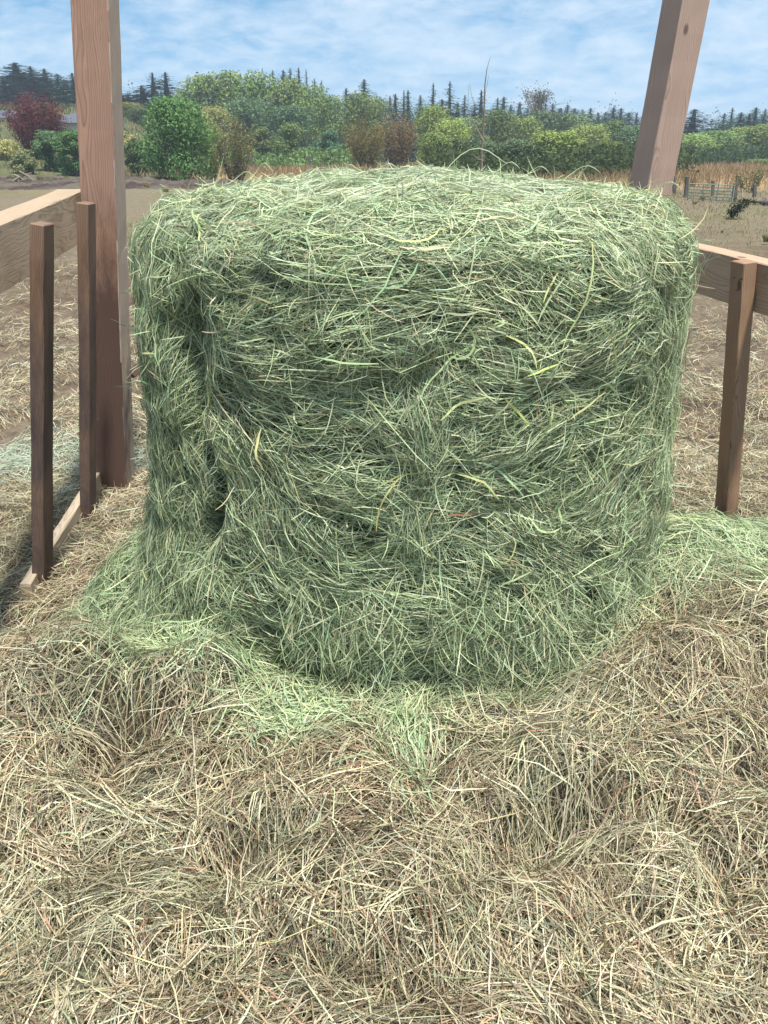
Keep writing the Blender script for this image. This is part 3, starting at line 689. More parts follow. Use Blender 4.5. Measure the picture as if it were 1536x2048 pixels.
def nail(p, nrm, parent, r=.0035):
    import bmesh
    bm = bmesh.new(); bmesh.ops.create_cone(bm, cap_ends=True, segments=8, radius1=r, radius2=r * .9, depth=.003)
    me = bpy.data.meshes.new('nail_head'); bm.to_mesh(me); bm.free()
    o = link('nail_head', me, parent, M_nail); q = Vector(nrm).to_track_quat('Z', 'Y'); Mx = q.to_matrix().to_4x4(); Mx.translation = Vector(p)
    o.matrix_basis = parent.matrix_basis.inverted() @ Mx

YL = 3.60
pl0 = at(232, 962, YL); pl1 = at(190, 0, YL); dl = (pl1 - pl0); 
W_postp = wood_mat('pale_fir_face', (.42, .325, .25), (.52, .42, .33), (.27, .19, .135), .4, 1.2, .05, .10, 90, 3.3)
lp = empty('tall_post', (pl0.x, YL, -.05)); tag(lp, 'tall square reddish post with dark stained foot left of the bale', 'post')
timber('shaft', pl0 - dl * .06, pl0 + dl * 1.45, .142, .142, W_post, lp, seg=30)
po = lp.children[0].data; po.materials.append(W_postp)
for p_ in po.polygons:
    if p_.normal.x > .7 or p_.normal.x < -.7: p_.material_index = 1
br = timber('brace', (pl0.x + .10, YL + .12, .53), (pl0.x + .55, YL + .45, .90), .04, .09, W_post, lp)
YR = 3.60
pr0 = at(1305, 352, YR); pr1 = at(1371, 0, YR); dl2 = (pr1 - pr0)
rb = pr0 - dl2 * (pr0.z / dl2.z)
rp_ = empty('tall_post', (rb.x, YR, 0)); tag(rp_, 'tall square pinkish post rising behind the right shoulder of the bale', 'post')
timber('shaft', rb, pr0 + dl2 * 2.2, .125, .125, W_post2, rp_, up=(-.36, .93, 0), seg=30)

# left feeder side
lf = empty('feeder_side', (-1.3, 3.0, 0)); tag(lf, 'left side of the wooden hay feeder, a thick top rail on two dark uprights', 'feeder side')
ra = at(150, 447, 3.34); rbq = at(0, 531, 2.42); rd = (rbq - ra)
timber('top_rail', ra + Vector((-.088, 0, 0)) - rd * .40, ra + Vector((-.088, 0, 0)) + rd * 2.6, .185, .115, W_rail, lf, up=(1, .0, 0), seg=24)
def upright(px0, py0, px1, py1, Y, w, d, mat, par, rot=(0, 1, 0), grp=None):
    b = at(px0, py0, Y); t = at(px1, py1, Y)
    return timber('upright', b - (t - b) * .06, t, w, d, mat, par, up=rot), b, t
for (a, Y) in (((85, 1155, 84, 446), 2.62), ((177, 1030, 172, 405), 3.22)):
    u_, b_, t_ = upright(*a, Y, .044, .088, W_up, lf)
bA = at(70, 1190, 2.52); bB = at(205, 925, 3.60); bA.z = .02; bB.z = .045
bd = bB - bA
timber('base_board', bA - bd * .02 + Vector((-.02, 0, 0)), bB + Vector((-.02, 0, 0)), .13, .04, W_base, lf, up=(1, 0, 0), seg=20)
# right feeder side
rf = empty('feeder_side', (1.4, 3.0, 0)); tag(rf, 'right side of the wooden hay feeder, a rail with one brown upright', 'feeder side')
q0 = at(1385, 545, 3.28); q1 = at(1536, 588, 2.86); qd = q1 - q0
timber('top_rail', q0 - qd * .8 + Vector((.085, 0, 0)), q0 + qd * 5 + Vector((.085, 0, 0)), .17, .09, W_rail2, rf, up=(1, 0, 0), seg=24)
u_, b_, t_ = upright(1449, 1050, 1489, 522, 3.0, .052, .088, W_up2, rf, rot=(-.12, 1, 0))
u_, b_, t_ = u_, b_, t_
for (px, py) in ((1468, 555), (1483, 558), (1474, 580)):
    p = at(px, py, 2.948); nail((p.x, 2.948, p.z), (0, -1, 0), rf, .0045)

# ------------------------------------------------------------------ trees and shrubs
def tube(pts, rad, sides=6):
    pts = [Vector(p) for p in pts]; Vv, F = [], []
    for i_, p in enumerate(pts):
        d = (pts[min(i_ + 1, len(pts) - 1)] - pts[max(i_ - 1, 0)]).normalized()
        a = d.orthogonal().normalized(); b = d.cross(a)
        for k in range(sides):
            t = 2 * math.pi * k / sides; Vv.append(p + (a * math.cos(t) + b * math.sin(t)) * rad[i_])
    for i_ in range(len(pts) - 1):
        for k in range(sides): F.append((i_ * sides + k, i_ * sides + (k + 1) % sides, (i_ + 1) * sides + (k + 1) % sides, (i_ + 1) * sides + k))
    return Vv, F
def tubes_mesh(name, lst):
    Vv, F = [], []
    for pts, rad, sides in lst:
        v_, f_ = tube(pts, rad, sides); o_ = len(Vv); Vv += [tuple(q) for q in v_]; F += [tuple(i_ + o_ for i_ in f) for f in f_]
    return np_mesh(name, np.array(Vv), np.array(F), None, True)
def leaf_quads(C, size, Nrm=None, asp=1.0):
    n = len(C); a = rng.normal(size=(n, 3)); a /= np.linalg.norm(a, axis=1, keepdims=True)
    if Nrm is None: Nrm = rng.normal(size=(n, 3))
    b = np.cross(a, Nrm); b /= np.linalg.norm(b, axis=1, keepdims=True) + 1e-9; a = np.cross(Nrm, b); a /= np.linalg.norm(a, axis=1, keepdims=True) + 1e-9
    s = size[:, None]
    V = np.stack([C - a * s * asp, C - b * s * .55, C + a * s * asp, C + b * s * .55], 1).reshape(-1, 3)
    return V, np.arange(n * 4).reshape(-1, 4)
def crown_mesh(name, w, h, h0, lobes, n, size, pal, top_bias=0.0, droop=0.0):
    """leaf-sized faces on the shells of many overlapping leafy lobes"""
    L_ = []
    for k in range(lobes):
        t = rng.random() ** .8; z = h0 + (h - h0) * t
        prof = math.sin(math.pi * (.12 + .80 * t)) ** .6
        rr = w * .5 * prof * math.sqrt(rng.random()) * .85; a = rng.uniform(0, 6.28)
        s = w * rng.uniform(.11, .21)
        L_.append((rr * math.cos(a), rr * math.sin(a), min(z, h - s * .8), s))
    L_ = np.array(L_); idx = rng.choice(lobes, n, p=L_[:, 3] ** 2 / (L_[:, 3] ** 2).sum())
    d = rng.normal(size=(n, 3)); d /= np.linalg.norm(d, axis=1, keepdims=True)
    rad = L_[idx, 3] * (1 - .5 * rng.random(n) ** 2) * rng.uniform(.8, 1.35, n)
    C = L_[idx, :3] + d * rad[:, None] * np.array([1, 1, .85]); C[:, 2] = np.maximum(C[:, 2], h0 * .5)
    nr = d * .7 + rng.normal(0, .5, (n, 3)) + np.array([0, 0, .4])
    V, F = leaf_quads(C, size * rng.uniform(.6, 1.3, n), nr)
    pal = np.array(pal) * 1.9; lc = pal[rng.integers(len(pal), size=lobes)]
    c = (lc[idx] * .6 + pal[rng.integers(len(pal), size=n)] * .4) * np.exp(rng.normal(0, .18, (n, 1)))
    return np_mesh(name, V, F, np.repeat(c, 4, 0))
def trunk_mesh(name, w, h, h0, r=.14, limbs=7):
    lst = [([(0, 0, -.3), (.05, 0, h * .3), (-.04, .05, h * .6), (0, 0, h * .9)], [r, r * .8, r * .5, r * .12], 7)]
    for k in range(limbs):
        a = rng.uniform(0, 6.28); z0 = rng.uniform(max(h0 * .7, .3), h * .6); l = w * rng.uniform(.25, .42); dz_ = rng.uniform(.5, 1.2) * l
        lst.append(([(0, 0, z0), (l * .5 * math.cos(a), l * .5 * math.sin(a), z0 + dz_ * .5), (l * math.cos(a), l * math.sin(a), min(z0 + dz_, h * .95))], [r * .4, r * .25, r * .07], 5))
    return tubes_mesh(name, lst)
def conifer_meshes(h, w, seed_gap=.3, sparse=1.0):
    C, Dd, Sz = [], [], []
    lev = int(h * 4.5)
    for j in range(lev):
        t = j / lev; z = h * (.06 + .93 * t ** .8); L0 = w * .5 * (1 - t) ** .9 * rng.uniform(.5, 1.3) + .05
        for k in range(int(8 * sparse) + 2):
            if rng.random() < seed_gap * .4: continue
            a = rng.uniform(0, 6.28); L1 = L0 * rng.uniform(.6, 1.15); m = max(2, int(L1 / (.10 + .2 * (1 - t))))
            for q in range(m):
                f = (q + .7) / m; C.append((math.cos(a) * L1 * f, math.sin(a) * L1 * f, z - .30 * L1 * f * f + rng.normal(0, .06))); Dd.append((math.cos(a), math.sin(a), -.35)); Sz.append(.30 * (1.15 - .5 * f) * (.22 + 1.0 * (1 - t)))
    C, Dd, Sz = np.array(C), np.array(Dd), np.array(Sz); n = len(C)
    Dd = Dd + rng.normal(0, .25, (n, 3)); Dd /= np.linalg.norm(Dd, axis=1, keepdims=True)
    side = np.cross(Dd, np.array([0, 0, 1.])); side /= np.linalg.norm(side, axis=1, keepdims=True) + 1e-9
    side = side + rng.normal(0, .35, (n, 3)); s = Sz[:, None] * rng.uniform(.5, 1.1, (n, 1))
    V = np.stack([C - Dd * s, C - side * s * .5 - np.array([0, 0, .08]), C + Dd * s * .9, C + side * s * .5 - np.array([0, 0, .08])], 1).reshape(-1, 3)
    base = np.array([(.070, .125, .085), (.090, .15, .090), (.058, .105, .080)])[rng.integers(3, size=n)] * np.exp(rng.normal(0, .2, (n, 1)))
    crown = np_mesh('conifer_crown', V, np.arange(n * 4).reshape(-1, 4), np.repeat(base, 4, 0))
    trunk = tubes_mesh('conifer_trunk', [([(0, 0, -.5), (.03, 0, h * .5), (0, 0, h * .99)], [h * .014, h * .009, .02], 6)])
    return crown, trunk
def mk(name, crown, trunk, cm, loc, sc, rz, label, cat, grp=None, tm=M_bark):
    r = empty(name, loc); r.scale = sc; r.rotation_euler = (0, 0, rz)
    if crown: link('crown', crown, r, cm)
    if trunk: link('trunk', trunk, r, tm)
    tag(r, label, cat, grp); return r
def place(px, py_top, Y, wpx):
    """ground point, height and width from photo pixels at distance Y"""
    p = at(px, py_top, Y); z0 = float(terrain(p.x, Y)); hzf = (at(px + 1, py_top, Y) - p).x
    return Vector((p.x, Y, z0)), p.z - z0, wpx * hzf
CON = [conifer_meshes(12, 4.2), conifer_meshes(12, 3.2, .9, .7), conifer_meshes(12, 4.8, .2), conifer_meshes(12, 2.6, 1.2, .6), conifer_meshes(12, 3.8, .6)]
G1 = [(.080, .115, .035), (.11, .145, .042), (.062, .09, .032)]
G2 = [(.12, .16, .045), (.15, .185, .055), (.09, .13, .04)]
G3 = [(.055, .09, .04), (.075, .115, .05), (.042, .07, .034)]
DEC = []
for pal in (G1, G2, G3, [(.14, .15, .05), (.18, .17, .06), (.11, .125, .04)], [(.07, .10, .045), (.09, .12, .06), (.06, .085, .04)], G1):
    DEC.append((crown_mesh('leaf_crown', 8, 9, .6, 60, 6000, .20, pal), trunk_mesh('tree_trunk', 8, 9, 1.5)))

# conifers: px, top y, distance, width px, label
cons = [(5, 150, 120, 34, 'dark conifer cut by the left edge behind the red-leaved tree'),
        (28, 122, 125, 44, 'tallest broad dark conifer behind the red-leaved tree'),
        (60, 132, 130, 34, 'second tall pointed conifer above the red-leaved tree'),
        (87, 133, 135, 22, 'slender conifer just right of the tip of the red-leaved tree'),
        (101, 160, 128, 28, 'short dark conifer between two slender ones left of the left post'),
        (114, 145, 130, 26, 'pointed conifer above the gap beside the house roof'),
        (128, 158, 126, 24, 'short conifer directly above the grey house roof'),
        (143, 142, 122, 30, 'conifer touching the left side of the left tall post'),
        (282, 170, 118, 26, 'small conifer just above the round green bush, left of a spindly pair'),
        (304, 142, 118, 20, 'left one of a spindly pair of conifers above the round green bush'),
        (330, 144, 118, 19, 'right one of a spindly pair of conifers above the round green bush'),
        (355, 180, 115, 18, 'tiny conifer tip left of the big rounded deciduous trees'),
        (240, 184, 116, 22, 'small conifer immediately right of the left tall post'),
        (256, 186, 114, 20, 'bluish small conifer second right of the left tall post'),
        (545, 140, 128, 20, 'conifer tip poking over the deciduous wood, leftmost of that row'),
        (566, 132, 128, 22, 'tallest conifer tip poking over the deciduous wood'),
        (580, 134, 130, 20, 'conifer tip just right of the tallest one over the deciduous wood'),
        (597, 130, 126, 14, 'thin conifer spire over the deciduous wood'),
        (612, 138, 126, 14, 'thin bare-tipped conifer over the deciduous wood'),
        (628, 150, 125, 14, 'thin greyish conifer spire where the deciduous wood slopes down'),
        (643, 158, 125, 13, 'last thin conifer spire on the sloping end of the wood'),
        (692, 172, 122, 30, 'rounded green conifer left of the bent-topped one'),
        (728, 158, 118, 26, 'dark conifer with a bent hooked top'),
        (780, 186, 125, 18, 'leftmost small conifer behind the golden shrubs'),
        (791, 186, 125, 20, 'conifer behind the golden shrubs, beside the leftmost one'),
        (808, 176, 120, 20, 'left of two close conifers right above the brown shrub'),
        (816, 180, 121, 18, 'right of two close conifers right above the brown shrub'),
        (841, 184, 118, 24, 'bushy-topped conifer above the yellow-green tree'),
        (867, 164, 118, 20, 'tall narrow conifer spire left of centre gap'),
        (884, 195, 118, 28, 'low broad conifer between two tall narrow spires'),
        (900, 162, 118, 20, 'tallest narrow conifer spire right of the yellow-green tree'),
        (916, 200, 122, 24, 'low conifer at the foot of the tallest narrow spire'),
        (930, 188, 120, 24, 'conifer crossed by the slanting branch of the bare sapling'),
        (963, 176, 120, 20, 'conifer directly behind the bare sapling'),
        (950, 208, 124, 26, 'low conifer just left of the bare sapling stem'),
        (996, 190, 135, 24, 'conifer just right of the bare sapling'),
        (1008, 192, 136, 24, 'second conifer right of the bare sapling'),
        (1022, 206, 140, 22, 'third smaller conifer right of the bare sapling')]
# ridge conifers to the right
rid = [(1040, 204), (1056, 212), (1072, 206), (1092, 204), (1106, 207), (1122, 212), (1136, 208), (1150, 214), (1166, 218), (1182, 212), (1196, 224), (1212, 222), (1228, 214), (1243, 212), (1258, 224), (1275, 222)]
ordn = ['first', 'second', 'third', 'fourth', 'fifth', 'sixth', 'seventh', 'eighth', 'ninth', 'tenth', 'eleventh', 'twelfth', 'thirteenth', 'fourteenth', 'fifteenth', 'sixteenth']
for k, (x, y) in enumerate(rid):
    cons.append((x, y, 150 + 12 * (k % 3), 24 + 5 * (k % 3), 'conifer on the far ridge, %s from the left up to the right post' % ordn[k]))
cons += [(1390, 218, 110, 44, 'broad dark conifer standing apart right of the right post'),
         (1450, 222, 125, 26, 'rounded-top conifer left of the gap over the right hedgerow'),
         (1466, 214, 125, 20, 'thin-topped conifer at the left of the right-hand cluster'),
         (1484, 222, 122, 34, 'wide olive-green conifer in the right-hand cluster'),
         (1500, 226, 122, 26, 'shorter conifer beside the wide olive-green one'),
         (1514, 210, 128, 22, 'greyish pointed conifer near the right edge'),
         (1532, 216, 126, 26, 'conifer cut by the right edge of the picture')]
for k, (px, py, Y, wp, lab) in enumerate(cons):
    b, h, w = place(px, py, Y, wp); w *= (.75, 1.2, .95, 1.35, .6, 1.1, .85)[k % 7]; h *= (1, .985, 1.01, .97)[k % 4]; cr, tr = CON[k % 5] if wp > 20 else CON[(1, 3)[k % 2]]
    w0 = (4.2, 3.2, 4.8, 2.6, 3.8)[CON.index((cr, tr))]
    mk('conifer', cr, tr, M_needle, b, (w * (8.5 if px < 160 else 7.5) / w0, w * (8.5 if px < 160 else 7.5) / w0, h / 12), k * 1.7, lab, 'conifer', 'conifers along the skyline')
# deciduous wood: px, top y, distance, width px, kind
decs = [(395, 152, 104, 92, 0, 'rounded green deciduous tree at the left end of the big wood'),
        (455, 143, 103, 104, 0, 'tallest broad deciduous tree left of centre in the big wood'),
        (520, 147, 102, 96, 5, 'broad deciduous tree in the middle of the big wood'),
        (570, 158, 102, 84, 0, 'broad deciduous tree right of the middle of the big wood'),
        (618, 172, 100, 74, 5, 'sloping-topped deciduous tree at the right end of the big wood'),
        (490, 196, 94, 84, 2, 'darker lower tree in front of the big wood, left'),
        (585, 212, 93, 90, 2, 'darker lower tree in front of the big wood, right'),
        (662, 192, 96, 76, 0, 'green tree between the big wood and the golden shrubs'),
        (722, 188, 98, 84, 0, 'rounded green tree behind the golden shrubs'),
        (760, 196, 100, 50, 4, 'grey-green tree just left above the brown shrub'),
        (425, 215, 88, 76, 3, 'olive tree behind the straggly willow shrub'),
        (252, 205, 90, 56, 3, 'brownish olive tree right beside the left tall post'),
        (280, 215, 88, 46, 4, 'grey-green tree behind the round green bush, on its left'),
        (868, 212, 80, 74, 1, 'yellow-green tree right of the brown shrub'),
        (905, 238, 78, 66, 1, 'lower yellow-green tree right of the brown shrub'),
        (938, 234, 84, 70, 4, 'grey-green rounded tree left of the bare sapling'),
        (1000, 220, 88, 76, 0, 'green tree right behind the bare sapling'),
        (1046, 234, 90, 74, 1, 'light green tree right of the bare sapling'),
        (1095, 222, 94, 92, 4, 'hazy grey-green tree below the leafless treetop'),
        (1150, 228, 96, 78, 4, 'hazy tree below the far ridge, left'),
        (1182, 250, 84, 72, 1, 'bright green rounded tree below the far ridge'),
        (1222, 240, 92, 70, 0, 'green tree below the far ridge near the right post'),
        (1262, 252, 90, 70, 2, 'dark tree partly hidden by the right post'),
        (1120, 262, 52, 96, 1, 'low wide olive tree behind the right shoulder of the bale'),
        (985, 285, 52, 84, 4, 'pale willow bush low behind the bale right of the sapling'),
        (1040, 278, 52, 78, 4, 'pale grey-green willow bush behind the bale'),
        (870, 266, 52, 70, 0, 'low green bush right of the brown shrub'),
        (1215, 282, 52, 80, 0, 'low green bush at the foot of the ridge trees'),
        (1390, 268, 92, 80, 1, 'light green bushy tree right of the right post'),
        (1440, 262, 94, 84, 0, 'green bushy tree in the right hedgerow'),
        (1492, 254, 96, 84, 1, 'tall light green tree in the right hedgerow'),
        (1535, 250, 95, 76, 1, 'light green tree at the right edge'),
        (1420, 300, 84, 90, 2, 'low dark hedge shrub behind the tan field, right'),
        (1488, 294, 84, 80, 2, 'low dark bramble shrub behind the tan field at far right'),
        (1370, 306, 82, 60, 0, 'low green shrub just right of the right post'),
        (1530, 318, 72, 70, 1, 'bright green bramble at the right edge beyond the fence')]
for k, (px, py, Y, wp, kd, lab) in enumerate(decs):
    b, h, w = place(px, py, Y, wp); cr, tr = DEC[kd]
    mk('deciduous_tree' if h > 3.5 else 'shrub', cr, tr, M_leaf, b, (w * 1.3 / 8, w * 1.3 / 8, h / 9), k * 2.1, lab, 'tree' if h > 3.5 else 'shrub', 'deciduous trees and bushes beyond the field')
# distant wood as one mass behind everything
C_ = []
nt_ = 520; tx = rng.uniform(-190, 190, nt_); ty = 168 + rng.uniform(0, 34, nt_); th_ = 5.0 + 3.6 * vn(tx * .10, 0 * tx, 0 * tx, 211) + rng.normal(0, 1.1, nt_); th_ = np.maximum(th_, 2.5)
id_ = np.repeat(np.arange(nt_), 56); n = len(id_); tq = 1 - rng.random(n) ** .6 * 1.0; aa = rng.uniform(0, 6.28, n); rad = (1 - tq) ** .9 * th_[id_] * .30 * np.sqrt(rng.uniform(.3, 1, n)) + .05
xx = tx[id_] + np.cos(aa) * rad; yy = ty[id_] + np.sin(aa) * rad; zz = terrain(tx, ty)[id_] + tq * th_[id_]
V, F = leaf_quads(np.stack([xx, yy, zz], -1), rng.uniform(.30, .6, n) * (.35 + .8 * (1 - tq)))
c = np.array([(.070, .12, .090), (.085, .14, .095), (.075, .125, .10)])[rng.integers(3, size=n)]
o = link('distant_wood', np_mesh('distant_wood', V, F, np.repeat(c, 4, 0)), None, M_needle); tag(o, 'dark far-off wood closing the view behind the nearer trees', 'wood', kind='stuff')

# individual near shrubs
def special(name, px, py_top, Y, wpx, lobes, n, size, pal, lab, cat, h0=.2, limbs=10, r=.06, py_base=None):
    b, h, w = place(px, py_top, Y, wpx)
    cr = crown_mesh('crown', w, h, h * h0, lobes, n, size, pal); tr = trunk_mesh('trunk', w, h, h * h0, r, limbs)
    return mk(name, cr, tr, M_leaf, b, (1, 1, 1), 0, lab, cat)
special('round_bush', 352, 198, 44, 150, 70, 16000, .07, [(.055, .115, .035), (.075, .15, .045), (.045, .09, .03)], 'large round bright green bush right of the left post', 'bush', .05)
def stick_shrub(name, px, py_top, Y, wpx, stems, leaves, pal, lab, size=.05, bark=M_bark):
    b, h, w = place(px, py_top, Y, wpx); lst, C = [], []
    for k in range(stems):
        a = rng.uniform(0, 6.28); l = w * .5 * math.sqrt(rng.random()); hh_ = h * rng.uniform(.65, 1.0) * (1 - .25 * (l / (w * .5)) ** 2)
        r0 = l * .25
        pts = [(r0 * math.cos(a), r0 * math.sin(a), -.1), (l * .6 * math.cos(a), l * .6 * math.sin(a), hh_ * .45), (l * math.cos(a), l * math.sin(a), hh_)]
        lst.append((pts, [.02, .014, .004], 4))
        m = leaves // stems; t = rng.random(m) ** .7
        P = np.array(pts); Q = np.where(t[:, None] < .5, P[0] + (P[1] - P[0]) * t[:, None] * 2, P[1] + (P[2] - P[1]) * (t[:, None] - .5) * 2)
        C.append(Q + rng.normal(0, w * .05, (m, 3)))
    C = np.concatenate(C); C[:, 2] = np.maximum(C[:, 2], .1); n = len(C); V, F = leaf_quads(C, size * rng.uniform(.6, 1.3, n)); pal = np.array(pal)
    c = pal[rng.integers(len(pal), size=n)] * np.exp(rng.normal(0, .2, (n, 1)))
    return mk(name, np_mesh('crown', V, F, np.repeat(c, 4, 0)), tubes_mesh('trunk', lst), M_leaf, b, (1, 1, 1), 0, lab, 'shrub')
RED = [(.15, .028, .04), (.20, .035, .045), (.09, .022, .035)]
GOLD = [(.24, .20, .06), (.30, .25, .08), (.18, .16, .055)]
BRN = [(.18, .125, .07), (.14, .10, .06), (.22, .16, .08)]
OLV = [(.20, .20, .075), (.26, .24, .10), (.15, .16, .06)]
stick_shrub('red_tree', 58, 176, 58, 122, 120, 15000, RED, 'dark red-leaved plum tree at the left edge', .06)['category'] = 'tree'
stick_shrub('willow_shrub', 462, 212, 46, 96, 50, 5000, OLV, 'straggly olive willow shrub on thin trunks right of the round bush')
stick_shrub('willow_shrub', 415, 232, 48, 60, 30, 3000, OLV, 'smaller olive shrub wedged between the round bush and the straggly willow')
stick_shrub('golden_shrub', 728, 222, 62, 96, 80, 7500, GOLD, 'golden upright shrub behind the middle of the bale', .06)
stick_shrub('brown_shrub', 795, 212, 66, 86, 80, 8000, BRN + GOLD[:1], 'tall brown half-bare shrub right of the golden one', .07)
stick_shrub('small_willow', 1508, 326, 31, 62, 16, 900, OLV, 'small olive sapling clump behind the fence at far right', .035)
special('dark_bush', 95, 262, 52, 60, 30, 9000, .06, G3, 'dark green bramble bush under the red-leaved tree, nearer the left edge', 'bush', .02)
special('dark_bush', 140, 260, 50, 72, 36, 11000, .06, [(.045, .085, .03), (.06, .10, .035)], 'wide dark green bush between the red-leaved tree and the left post', 'bush', .02)
special('dark_bush', 268, 284, 52, 50, 24, 6000, .06, [(.05, .09, .035), (.07, .11, .04)], 'low green bramble just right of the left post', 'bush', .02)
special('olive_mound_bush', 522, 256, 72, 48, 20, 4500, .08, [(.09, .10, .045), (.08, .11, .04)], 'small reddish-olive bush at the left of the low pair before the big wood', 'bush', .02)
special('olive_mound_bush', 572, 248, 72, 74, 28, 7000, .08, [(.075, .11, .035), (.10, .13, .045)], 'round olive bush, larger of the low pair before the big wood', 'bush', .02)
special('teal_bush', 655, 262, 70, 56, 24, 6000, .08, [(.045, .08, .045), (.055, .10, .05)], 'small teal-green bush left of the golden shrub', 'bush', .02)
# bramble band
def low_cover(name, x0, x1, y0, y1, n, h, size, pal, lab, cat, seed):
    x = rng.uniform(x0, x1, n); y = rng.uniform(y0, y1, n); z = terrain(x, y) + rng.random(n) * h * (.3 + fbm(x * .5, y * .5, 0 * x, 3, seed) * 1.3)
    V, F = leaf_quads(np.stack([x, y, z], -1), size * rng.uniform(.6, 1.4, n)); pal = np.array(pal)
    c = pal[rng.integers(len(pal), size=n)] * np.exp(rng.normal(0, .2, (n, 1)))
    o = link(name, np_mesh(name, V, F, np.repeat(c, 4, 0)), None, M_leaf); tag(o, lab, cat, kind='stuff')
low_cover('bramble_band', -14, -1, 66, 84, 16000, 1.3, .13, [(.12, .20, .065), (.15, .235, .08), (.10, .165, .055)], 'bright green bramble strip between tan field and the wood', 'brambles', 301)
low_cover('hedge_band', 24, 52, 76, 86, 16000, 1.6, .14, [(.06, .10, .035), (.08, .13, .04)], 'low green undergrowth along the back of the right field', 'undergrowth', 303)
low_cover('hedge_undergrowth', 2.5, 16.5, 45, 58, 14000, 1.5, .11, [(.06, .10, .035), (.08, .12, .04)], 'green undergrowth at the feet of the trees behind the bale', 'undergrowth', 305)

# bare sapling
b = at(965, 338, 27); b.z = float(terrain(b.x, 27)); s = at(965, 120, 27)
H_ = s.z - b.z
def rel(px, py): p = at(px, py, 27); return (p.x - b.x, rng.normal(0, .12), p.z - b.z)
sap = empty('bare_sapling', b); tag(sap, 'thin leafless sapling with forked branches standing behind the bale', 'sapling')
M_twig = plain('pale_twig_bark', (.22, .18, .14), .9)
link('trunk', tubes_mesh('trunk', [([(0, 0, -.1), rel(965, 290), rel(967, 240), rel(969, 170), rel(972, 140), rel(980, 114)], [.045, .036, .028, .018, .012, .005], 6)]), sap, M_twig)
for pts, r in (([(966, 283), (950, 250), (935, 218), (938, 170)], .022), ([(965, 322), (948, 312), (930, 292), (922, 278)], .014), ([(950, 215), (943, 190), (939, 165)], .010), ([(968, 190), (975, 170), (978, 150)], .008)):
    link('branch', tubes_mesh('branch', [([rel(*q) for q in pts], list(np.linspace(r, .004, len(pts))), 5)]), sap, M_twig)
# leafless treetop on the ridge
bt, h, w = place(1080, 180, 100, 60); lt = empty('bare_tree', bt); tag(lt, 'leafless spreading treetop showing above the wood right of centre', 'tree')
lst = []
for k in range(34):
    a = rng.uniform(0, 6.28); l = w * .6 * rng.random(); z1 = h * rng.uniform(.82, 1.0)
    p2 = (l * math.cos(a), l * math.sin(a), z1)
    lst.append(([(0, 0, h * .45), (l * .4 * math.cos(a), l * .4 * math.sin(a), h * .7), p2], [.10, .05, .02], 4))
    for q in range(3): lst.append(([(p2[0] * .8, p2[1] * .8, z1 * .95), (p2[0] + rng.normal(0, .8), p2[1] + rng.normal(0, .8), z1 + rng.normal(.1, .3))], [.03, .012], 4))
link('trunk', tubes_mesh('trunk', [([(0, 0, -.3), (0, 0, h * .5)], [.2, .12], 6)]), lt, M_bark); link('branch', tubes_mesh('branch', lst), lt, M_twig)
C = []
for pts, rad, s_ in lst:
    C.append(np.array(pts[-1]) + rng.normal(0, .25, (5, 3)))
C = np.concatenate(C); V, F = leaf_quads(C, rng.uniform(.06, .13, len(C))); link('crown', np_mesh('crown', V, F, np.repeat(np.tile([(.10, .11, .05)], (len(C), 1)), 4, 0)), lt, M_leaf)

for (px, pt, Y, wp, pal, lab) in ((10, 282, 56, 60, OLV, 'low olive bush on the slope at the left edge under the shed'), (45, 300, 50, 56, [(.10, .12, .05), (.15, .15, .07)], 'scrubby grey-green bush at the left foot of the red-leaved tree'),
        (250, 262, 62, 44, OLV, 'olive scrub between the left post and the round green bush'), (236, 240, 70, 40, [(.09, .11, .05), (.12, .13, .06)], 'taller scrub showing just right of the left post')):
    special('scrub_bush', px, pt, Y, wp, 24, 6000, .07, pal, lab, 'bush', .02)

# ------------------------------------------------------------------ grass tufts
def tuft_mesh(nb, h, spread, pal):
    n = nb; a = rng.uniform(0, 6.28, n); l = rng.uniform(.5, 1, n) * h; lean = rng.uniform(.05, .8, n); t = np.linspace(0, 1, 4)
    P = np.zeros((n, 4, 3)); r0 = spread * np.sqrt(rng.random(n)) * .4
    for j, tj in enumerate(t):
        rr = r0 + lean * l * .6 * tj ** 1.6
        P[:, j, 0] = np.cos(a) * rr; P[:, j, 1] = np.sin(a) * rr; P[:, j, 2] = l * tj * (1 - .25 * lean * tj)
    V, F = ribbons(P, np.stack([np.cos(a + 1.2), np.sin(a + 1.2), 0 * a], -1), rng.uniform(.004, .008, n)); pal = np.array(pal)
    c = pal[rng.integers(len(pal), size=n)] * np.exp(rng.normal(0, .2, (n, 1)))
    return np_mesh('blades', V, F, np.repeat(c, 8, 0))
PT = [(.22, .20, .09), (.28, .25, .12), (.17, .17, .07)]
TM = [tuft_mesh(260, .42, .35, PT), tuft_mesh(220, .36, .3, [(.17, .18, .07), (.22, .21, .09)]), tuft_mesh(260, .32, .4, [(.34, .27, .14), (.27, .22, .11)])]
